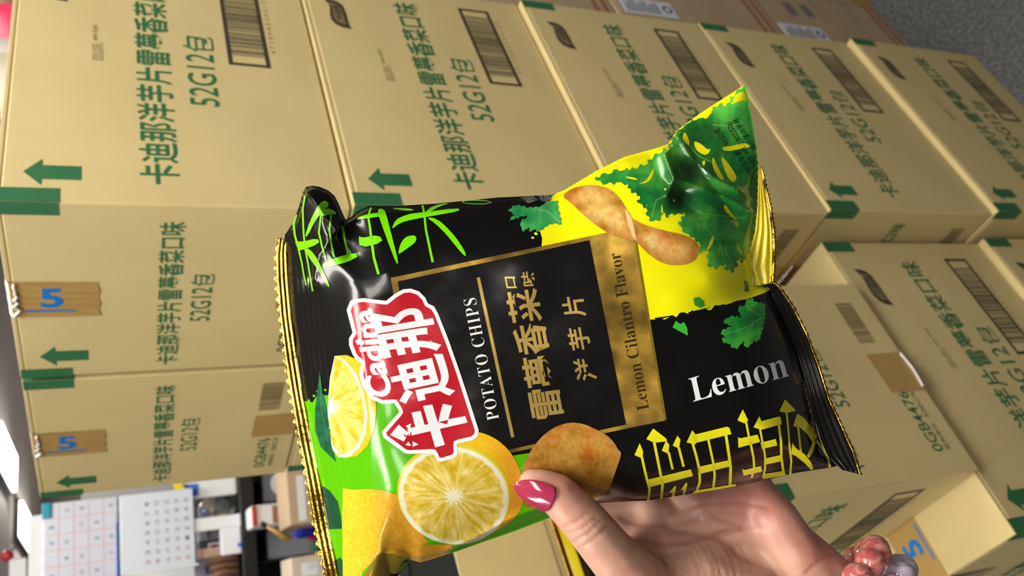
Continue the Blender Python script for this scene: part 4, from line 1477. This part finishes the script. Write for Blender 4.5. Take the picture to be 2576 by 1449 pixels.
    p.poly(c3([(1282, 255), (1312, 262), (1316, 325), (1285, 320), (1292, 290)]), (40, 140, 44), 4)
    p.poly(c3([(850, 540), (870, 500), (898, 520), (920, 506), (940, 545), (943, 590), (900, 568)]), (64, 178, 60), 4)
    # ---- crisps
    crisp = soft2([(498, 850), (580, 790), (690, 765), (800, 775), (880, 815), (935, 880), (975, 950), (1005, 1010), (1020, 1080), (1042, 1182), (960, 1165), (860, 1130), (760, 1070), (660, 990), (570, 900)])
    p.poly(crisp, chip_col(2, 0.0, crisp), 6, step=4)
    crisp = soft2([(1002, 1005), (1100, 1060), (1240, 1100), (1380, 1130), (1460, 1165), (1505, 1210), (1500, 1270), (1460, 1330), (1380, 1355), (1260, 1350), (1150, 1290), (1060, 1200), (1040, 1180), (1016, 1080)])
    p.poly(crisp, chip_col(7, 0.0, crisp), 6, step=4)
    p.poly(c2([(960, 940), (985, 960), (1012, 1010), (1030, 1090), (1046, 1180), (1020, 1150), (985, 1060), (972, 1000)]), (232, 200, 140), 7)
    crisp = soft5([(130, 300), (150, 240), (200, 160), (260, 95), (330, 50), (410, 28), (490, 38), (560, 70), (620, 100), (670, 150), (690, 190), (710, 205), (700, 250), (675, 320), (650, 400), (605, 470), (570, 488), (400, 560), (270, 535), (150, 540), (128, 480)])
    p.poly(crisp, chip_col(14, .8, crisp), 8, step=4)
    # ---- the red and white badge
    plate = [(872, 780), (881, 757), (893, 752), (916, 750), (971, 757), (992, 740), (1013, 728), (1033, 726), (1054, 733), (1070, 749), (1076, 763), (1092, 771), (1102, 789), (1130, 860), (1157, 937), (1176, 995), (1204, 1082), (1202, 1097), (1189, 1107), (1149, 1116), (1151, 1142), (1143, 1152), (1109, 1162), (1098, 1158), (1090, 1139), (1030, 1142), (1018, 1140), (965, 1101), (961, 1086), (988, 1055), (1005, 1036), (992, 1014), (961, 1016), (935, 1004), (912, 972), (904, 942), (909, 913), (895, 904), (887, 892), (878, 868), (878, 851), (887, 837)]
    p.poly(plate, (240, 240, 244), 9)
    dense = []
    for q0, q1 in zip(plate, plate[1:] + plate[:1]):
        k = max(1, int(math.hypot(q1[0] - q0[0], q1[1] - q0[1]) / 5))
        dense += [(q0[0] + (q1[0] - q0[0]) * i / k, q0[1] + (q1[1] - q0[1]) * i / k) for i in range(k)]
    red = []
    n = len(dense)
    for i in range(n):
        b_ = np.array(dense[i]); t = np.array(dense[(i + 1) % n]) - np.array(dense[i - 1]); t /= np.hypot(*t)
        red.append(b_ + np.array([-t[1], t[0]]) * 9.5)
    ra = np.array(red)
    keep = (poly_dist(ra[:, 0], ra[:, 1], plate, True) > 9.1) & inside(ra[:, 0], ra[:, 1], plate)
    red = [tuple(q) for q, k in zip(ra, keep) if k]
    p.poly(red, (186, 26, 40), 10)
    wh = (238, 238, 243)
    p.text('那', [(1114, 880), (1082, 765), (930, 790), (965, 905)], wh, 11, 0.03, res=5)
    p.text('迪', [(1148, 992), (1118, 884), (972, 915), (1002, 1022)], wh, 11, 0.03, res=5)
    p.text('卡', [(1190, 1100), (1155, 1006), (1012, 1030), (1040, 1140)], wh, 11, 0.045, res=5)
    p.poly([(1003, 1068), (1028, 1089), (1016, 1111), (982, 1094)], wh, 11)
    p.poly([(1020, 1072), (1034, 1065), (1032, 1081)], wh, 12); p.poly([(1020, 1120), (1028, 1110), (1034, 1122)], wh, 12); p.poly([(1038, 1110), (1053, 1118), (1038, 1124)], wh, 12)
    for q in (stroke([(1016, 1094), (1044, 1112)], 3), stroke([(1034, 1088), (1026, 1120)], 3)):
        p.poly(q, (186, 26, 40), 12)
    p.text('Cadina', [(990, 998), (935, 774), (886, 781), (925, 998)], wh, 11, 0.032, res=5)
    p.poly([(893, 858), (907, 848), (912, 862), (900, 868)], wh, 12)
    return p


bag = empty('snack_bag', BAG0)
tag(bag, 'glossy black potato crisp bag with lemons and coriander, held up in the hand', 'snack bag')
bag_print().build('pouch', [M_film, M_foil], bag, BAG0)

M_gold = mat('gold_foil', (214, 166, 70), rough=0.22, metal=1.0, noise=0.15, nscale=90, bump=0.3, bscale=260)
M_blackfilm = mat('black_film', (24, 23, 23), rough=0.2, noise=0.1, nscale=60, coat=0.4)
M_yfilm = mat('yellow_film', (212, 190, 20), rough=0.25, noise=0.12, nscale=60, coat=0.3)


def strip(name, inner, outer, m, parent, nx=8, sub=6, rib=0.0003, ribs=3.0, z0=0.0, teeth=0, tooth=8, th=0.0004, along=False):
    """a crimped fin between two lines of pixel places, ribbed, with an optional saw-tooth outer edge"""
    def resample(L, n):
        L = [np.array(p, float) for p in L]
        d = [0]
        for a, b in zip(L[:-1], L[1:]): d.append(d[-1] + np.hypot(*(b - a)))
        o = []
        for s in np.linspace(0, d[-1], n):
            i = min(np.searchsorted(d, s, side='right') - 1, len(L) - 2)
            t = (s - d[i]) / (d[i + 1] - d[i] + 1e-9)
            o.append(L[i] * (1 - t) + L[i + 1] * t)
        return o
    n = (teeth * 4 if teeth else 60) + 1
    I, O = resample(inner, n), resample(outer, n)
    mb = MB()
    W = nx + 1
    for side in (0, 1):
        for i in range(n):
            for k in range(W):
                t = k / nx
                q = I[i] * (1 - t) + O[i] * t
                if teeth and k == nx:
                    dv = (O[i] - I[i]) / (np.hypot(*(O[i] - I[i])) + 1e-9)
                    q = q + dv * tooth * (abs((i % 4) - 2) - 1) * (0.8 + 0.4 * math.sin(i * 1.7))
                z = z0 + rib * math.sin((t * ribs if not along else i / n * ribs) * 2 * math.pi) + 0.0006 * math.sin(i * 0.21)
                mb.v.append(tuple(bagpt(q[0], q[1], z - th * side) - BAG0))
    off = n * W
    for i in range(n - 1):
        for k in range(nx):
            a = i * W + k
            f = (a, a + 1, a + W + 1, a + W)
            mb.f.append(f); mb.f.append(tuple(x + off for x in f[::-1])); mb.m += [0, 0]
    ring = [i * W for i in range(n)] + [(n - 1) * W + k for k in range(1, W)] + [i * W + nx for i in range(n - 2, -1, -1)] + [k for k in range(nx - 1, 0, -1)]
    for a, b in zip(ring, ring[1:] + ring[:1]):
        mb.f.append((a, b, b + off, a + off)); mb.m.append(0)
    o = mb.build(name, m, parent, True)
    return o


strip('top_seal', [(722, 600)] + [(a + 3, b) for a, b in TOPSEAL[1:]],
      [(699, 598), (692, 640), (693, 700), (701, 800), (714, 900), (730, 1000), (747, 1100), (767, 1200), (790, 1330), (815, 1449), (834, 1520)], M_gold, bag, nx=12, rib=0.0004, ribs=3, teeth=36, tooth=5)
s1 = strip('bottom_seal', [(1912, 716), (1940, 735), (1966, 795), (2002, 880), (2030, 970), (2048, 1050), (2066, 1110), (2084, 1150), (2118, 1182)],
           [(1944, 708), (1960, 720), (1996, 772), (2031, 842), (2060, 920), (2086, 1002), (2112, 1058), (2146, 1132), (2166, 1194)], M_blackfilm, bag, nx=20, rib=0.0006, ribs=4, z0=0.001)
strip('seal_edge', [(1943, 711), (1957, 721), (1993, 773), (2028, 843), (2057, 921), (2083, 1003), (2109, 1059), (2143, 1133), (2162, 1194)],
      [(1946, 707), (1963, 719), (1999, 771), (2034, 841), (2063, 919), (2089, 1001), (2115, 1057), (2149, 1131), (2169, 1194)], M_gold, s1, nx=2, rib=0.0, z0=0.0022, teeth=30, tooth=2)
s2 = strip('bottom_seal', [(1908, 425), (1906, 510), (1900, 580), (1880, 650), (1868, 678), (1890, 722)],
           [(1912, 420), (1919, 455), (1934, 528), (1941, 580), (1943, 640), (1943, 712)], M_yfilm, bag, nx=20, rib=0.0005, ribs=3, z0=0.004)
strip('seal_edge', [(1913, 422), (1918, 455), (1933, 528), (1939, 580), (1942, 640), (1936, 712)],
      [(1917, 418), (1926, 455), (1944, 528), (1951, 580), (1953, 640), (1950, 706)], M_gold, s2, nx=4, rib=0.0002, z0=0.0035, teeth=24, tooth=3)

# ------------------------------------------------------------------ the hand that holds the bag
def person():
    b = bmesh.new()

    def ball(p, r):
        c = bagpt(*p) - BAG0
        m = bmesh.ops.create_icosphere(b, subdivisions=2, radius=r)
        for v in m['verts']: v.co += c

    def bone(*nodes):
        for (p, r), (q, s) in zip(nodes[:-1], nodes[1:]):
            L = (bagpt(*p) - bagpt(*q)).length
            n = max(2, int(L / (min(r, s) * 0.28)))
            for i in range(n + 1):
                t = i / n
                ball([p[k] + (q[k] - p[k]) * t for k in range(3)], r + (s - r) * t)

    # thumb, its ball, and the web
    bone(((1338, 1213, .0225), .0064), ((1365, 1225, .0235), .0082), ((1405, 1246, .0240), .0096), ((1470, 1312, .0225), .0108), ((1545, 1402, .016), .0122), ((1640, 1500, .004), .0165), ((1800, 1590, -.008), .019))
    bone(((1640, 1480, .000), .0155), ((1760, 1460, -.006), .0165), ((1880, 1500, -.010), .017))
    bone(((1600, 1440, .003), .012), ((1640, 1340, -.022), .0105), ((1620, 1262, -.028), .0105))
    bone(((1680, 1400, -.012), .013), ((1780, 1420, -.014), .014))
    bone(((1548, 1345, -.020), .0105), ((1600, 1330, -.026), .0115), ((1680, 1330, -.028), .012))
    bone(((1530, 1296, -.031), .0095), ((1620, 1290, -.031), .0108))
    # palm
    for a, m, r in (((1860, 1530, -.020), (1612, 1258, -.029), .0108), ((1910, 1520, -.024), (1700, 1205, -.033), .0110),
                    ((1960, 1510, -.024), (1805, 1180, -.033), .0108), ((2000, 1500, -.022), (1885, 1205, -.031), .0102)):
        bone((a, .0135), (m, r))
    for a, m in (((1700, 1330, -.027), (1960, 1340, -.024)), ((1760, 1280, -.029), (1900, 1260, -.029)), ((1780, 1420, -.022), (2000, 1430, -.02))):
        bone((a, .0125), (m, .0125))
    bone(((1898, 1245, -.030), .0115), ((1948, 1318, -.020), .0138), ((2000, 1400, -.016), .0142), ((2062, 1468, -.018), .0150))
    # fingers behind the bag
    bone(((1612, 1258, -.029), .0104), ((1432, 1280, -.031), .0090), ((1310, 1225, -.031), .0080), ((1225, 1180, -.029), .0068))
    bone(((1700, 1205, -.033), .0106), ((1545, 1070, -.031), .0092), ((1455, 990, -.031), .0082), ((1395, 935, -.029), .0070))
    bone(((1805, 1180, -.033), .0104), ((1690, 1015, -.031), .0090), ((1615, 925, -.031), .0080), ((1562, 868, -.029), .0068))
    bone(((1885, 1205, -.031), .0098), ((1825, 1065, -.030), .0080), ((1778, 995, -.029), .0072), ((1745, 940, -.027), .0060))
    # wrist and forearm
    for k in (-1, 0, 1):
        ox, oy = 0.72 * 62 * k, -0.69 * 62 * k
        bone(((1960 + ox, 1440 + 30 * (k == 0) + oy, -.020), .0150), ((2040 + ox, 1520 + oy, -.020), .0168), ((2200 + ox, 1680 + oy, -.022), .019), ((2900 + ox * 1.4, 2330 + oy * 1.4, -.035), .027))
    me = bpy.data.meshes.new('person')
    b.to_mesh(me); b.free()
    o = bpy.data.objects.new('person', me)
    COL.objects.link(o)
    rm = o.modifiers.new('skin', 'REMESH'); rm.mode = 'VOXEL'; rm.voxel_size = 0.0014; rm.use_smooth_shade = True
    sm = o.modifiers.new('soft', 'SMOOTH'); sm.factor = 0.5; sm.iterations = 14
    dg = bpy.context.evaluated_depsgraph_get()
    m2 = bpy.data.meshes.new_from_object(o.evaluated_get(dg))
    o.modifiers.clear(); o.data = m2
    n = len(m2.vertices)
    co = np.empty(n * 3); m2.vertices.foreach_get('co', co); co = co.reshape(-1, 3)
    no = np.empty(n * 3); m2.vertices.foreach_get('normal', no); no = no.reshape(-1, 3)
    w = co + np.array(BAG0) - np.array(CAM)
    t = w @ np.array(FWD)
    px = 1288 - (w @ np.array(UPV)) / t * FPX; py = 724.5 - (w @ np.array(RGT)) / t * FPX
    face = np.clip(-(no @ np.array(FWD)), 0, 1)
    dep = np.zeros(n)
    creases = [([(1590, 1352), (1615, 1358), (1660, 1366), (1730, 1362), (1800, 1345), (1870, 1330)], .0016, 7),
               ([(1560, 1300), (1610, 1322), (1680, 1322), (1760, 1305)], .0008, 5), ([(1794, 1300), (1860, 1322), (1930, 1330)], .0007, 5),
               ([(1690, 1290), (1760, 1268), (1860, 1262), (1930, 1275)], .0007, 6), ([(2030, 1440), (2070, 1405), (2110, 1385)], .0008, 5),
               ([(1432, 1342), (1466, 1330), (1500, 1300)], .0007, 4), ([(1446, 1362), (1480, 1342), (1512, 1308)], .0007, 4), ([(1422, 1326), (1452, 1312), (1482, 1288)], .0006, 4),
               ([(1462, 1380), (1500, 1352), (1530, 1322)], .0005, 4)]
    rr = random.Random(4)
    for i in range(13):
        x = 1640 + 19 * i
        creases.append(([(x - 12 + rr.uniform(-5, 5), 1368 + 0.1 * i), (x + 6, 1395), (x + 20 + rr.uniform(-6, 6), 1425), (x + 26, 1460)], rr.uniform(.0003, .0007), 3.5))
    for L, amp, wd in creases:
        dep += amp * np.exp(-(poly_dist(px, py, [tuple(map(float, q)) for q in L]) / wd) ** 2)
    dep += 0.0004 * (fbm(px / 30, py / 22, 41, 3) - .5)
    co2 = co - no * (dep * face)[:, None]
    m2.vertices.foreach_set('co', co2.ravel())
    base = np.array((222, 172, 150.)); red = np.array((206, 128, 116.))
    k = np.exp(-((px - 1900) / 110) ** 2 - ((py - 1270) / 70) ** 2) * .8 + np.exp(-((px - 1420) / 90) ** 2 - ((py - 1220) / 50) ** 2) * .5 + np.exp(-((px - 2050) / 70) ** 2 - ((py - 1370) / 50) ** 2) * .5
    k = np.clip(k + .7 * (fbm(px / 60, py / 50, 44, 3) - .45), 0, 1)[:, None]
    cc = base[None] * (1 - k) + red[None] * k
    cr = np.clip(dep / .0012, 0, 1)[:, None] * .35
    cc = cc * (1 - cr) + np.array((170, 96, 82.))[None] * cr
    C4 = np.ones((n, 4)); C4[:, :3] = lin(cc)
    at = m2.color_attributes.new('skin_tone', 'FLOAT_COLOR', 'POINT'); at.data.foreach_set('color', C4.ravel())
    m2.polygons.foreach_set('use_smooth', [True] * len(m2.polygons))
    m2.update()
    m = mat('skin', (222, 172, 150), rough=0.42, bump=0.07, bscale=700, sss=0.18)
    a = m.node_tree.nodes.new('ShaderNodeAttribute'); a.attribute_name = 'skin_tone'
    m.node_tree.links.new(a.outputs['Color'], m.node_tree.nodes['Principled BSDF'].inputs['Base Color'])
    m2.materials.clear(); m2.materials.append(m)
    o.location = BAG0
    tag(o, 'left hand of a person gripping the snack bag, thumb with pink nail in front', 'person')
    # thumb nail
    A = np.array((1399, 1248.)); B = np.array((1299, 1204.))
    d = (B - A) / np.hypot(*(B - A)); nrm = np.array((-d[1], d[0])); nrm = nrm if nrm[1] > 0 else -nrm
    mb = MB()
    NS, NT = 22, 16
    for side in (0, 1):
        for i in range(NS + 1):
            s = i / NS
            r = 54 - 12 * s
            half = math.radians(45) * (min(1, (s + .02) / .16) ** .5) * (1 - max(0, (s - .35) / .65) ** 2.0) ** .6 + 0.02
            for j in range(NT + 1):
                th = math.radians(20) + half * (2 * j / NT - 1)
                q = A + (B - A) * s + nrm * (r * math.sin(th) + 2)
                zc = 0.0240 - 0.0022 * s + 0.0022 * math.sin(s * 3.0) * .5
                z = zc + r * MPP * .93 * math.cos(th) + .0007 - 0.0009 * side
                mb.v.append(tuple(bagpt(q[0], q[1], z) - BAG0))
    off = (NS + 1) * (NT + 1)
    for i in range(NS):
        for j in range(NT):
            a0 = i * (NT + 1) + j
            f = (a0, a0 + 1, a0 + NT + 2, a0 + NT + 1)
            mb.f += [f, tuple(x + off for x in f[::-1])]; mb.m += [0, 0]
    ring = [j for j in range(NT + 1)] + [i * (NT + 1) + NT for i in range(1, NS + 1)] + [NS * (NT + 1) + j for j in range(NT - 1, -1, -1)] + [i * (NT + 1) for i in range(NS - 1, 0, -1)]
    for a0, b0 in zip(ring, ring[1:] + ring[:1]):
        mb.f.append((b0, a0, a0 + off, b0 + off)); mb.m.append(0)
    nl = mb.build('fingernail', mat('pink_polish', (154, 46, 74), rough=0.12, noise=0.04, nscale=60, coat=0.8), o, True)
    nl['label'] = 'glossy pink almond fingernail'
    return o


person()


def stone(name, a, b, scale):
    m = mat(name, a, rough=0.14, noise=0.0, coat=0.5)
    nt = m.node_tree; bs = nt.nodes['Principled BSDF']
    tc = nt.nodes.new('ShaderNodeTexCoord'); n = nt.nodes.new('ShaderNodeTexNoise'); r = nt.nodes.new('ShaderNodeValToRGB')
    n.inputs['Scale'].default_value = scale; n.inputs['Detail'].default_value = 5; n.inputs['Distortion'].default_value = 1.6
    r.color_ramp.elements[0].position = 0.40; r.color_ramp.elements[0].color = srgb(*a)
    r.color_ramp.elements[1].position = 0.62; r.color_ramp.elements[1].color = srgb(*b)
    nt.links.new(tc.outputs['Object'], n.inputs['Vector']); nt.links.new(n.outputs['Fac'], r.inputs['Fac']); nt.links.new(r.outputs['Color'], bs.inputs['Base Color'])
    return m


def bracelet(cxp, cyp, phase, rad, br, m, label):
    c = bagpt(cxp, cyp, -.020)
    t = empty('bead_bracelet', c)
    tag(t, label, 'bracelet', None)
    e = -UPV * 0.72 + RGT * 0.69       # across the wrist
    z = -FWD
    fd = -UPV * 0.69 - RGT * 0.72      # towards the elbow
    n = 19
    for i in range(n):
        a = math.radians(phase + 360 / n * i)
        p = e * (rad * math.cos(a)) + z * (rad * 0.80 * math.sin(a)) - fd * (rad * 0.30 * math.sin(a))
        MB().ball((p.x, p.y, p.z), br, u=28, v=18).build('bead', m, t, True)


bracelet(2052, 1526, 18, 220 * MPP, 0.0069, stone('pink_stone', (176, 84, 84), (214, 140, 132), 150), 'bracelet of mottled pink stone beads around the wrist')
bracelet(2116, 1574, 8, 222 * MPP, 0.0069, stone('lavender_stone', (166, 148, 172), (206, 192, 210), 90), 'bracelet of pale lavender beads lower on the wrist')


# ------------------------------------------------------------------ bags inside the open carton
def small_bag(loc, rot, label):
    t = empty('snack_bag', loc, 0)
    t.rotation_euler = rot
    w, h, th = 0.070, 0.185, 0.020
    mb = MB(); N = 16
    for side in (0, 1):
        for i in range(N + 1):
            for j in range(N + 1):
                u, v = i / N * 2 - 1, j / N * 2 - 1
                z = th * math.sqrt(max(0, (1 - u * u))) * math.sqrt(max(0, 1 - v * v))
                mb.v.append((u * w, (z if side else -z), (v + 1) / 2 * h))
    o = (N + 1) ** 2
    for i in range(N):
        for j in range(N):
            a = i * (N + 1) + j
            f = (a, a + N + 1, a + N + 2, a + 1)
            u, v = (i + .5) / N, (j + .5) / N
            m = 0
            if v > .95: m = 2
            elif v > .74 + .05 * math.sin(i * .9): m = 0
            elif u < .42 + .06 * math.sin(j): m = 1
            mb.f += [f, tuple(x + o for x in f[::-1])]; mb.m += [m, 0]
    mb.build('pouch', [M_blackfilm, M_limefilm, M_yfilm], t, True)
    MB().box((-w, -0.0008, h - 0.004), (w, 0.0008, h + 0.006), 0.0004).build('top_seal', M_gold, t)
    MB().box((-w, -0.0008, -0.006), (w, 0.0008, 0.004), 0.0004).build('bottom_seal', M_gold, t)
    MB().box((-0.004, -th - 0.004, 0.02), (0.004, -th - 0.0005, h - 0.02), 0.001).build('back_seam', M_white, t)
    return tag(t, label, 'snack bag')


M_limefilm = mat('lime_film', (104, 206, 6), rough=0.25, noise=0.08, nscale=40, coat=0.3)
small_bag((-0.262, 0.418, 0.800), (0.0, 0.0, 0.0), 'black, lime and yellow snack bag upright at the back of the open carton')
small_bag((-0.255, 0.366, 0.785), (0.0, 0.0, 0.1), 'second snack bag from the back inside the open carton')
small_bag((-0.250, 0.314, 0.775), (0.0, 0.0, -0.1), 'third snack bag from the back inside the open carton')
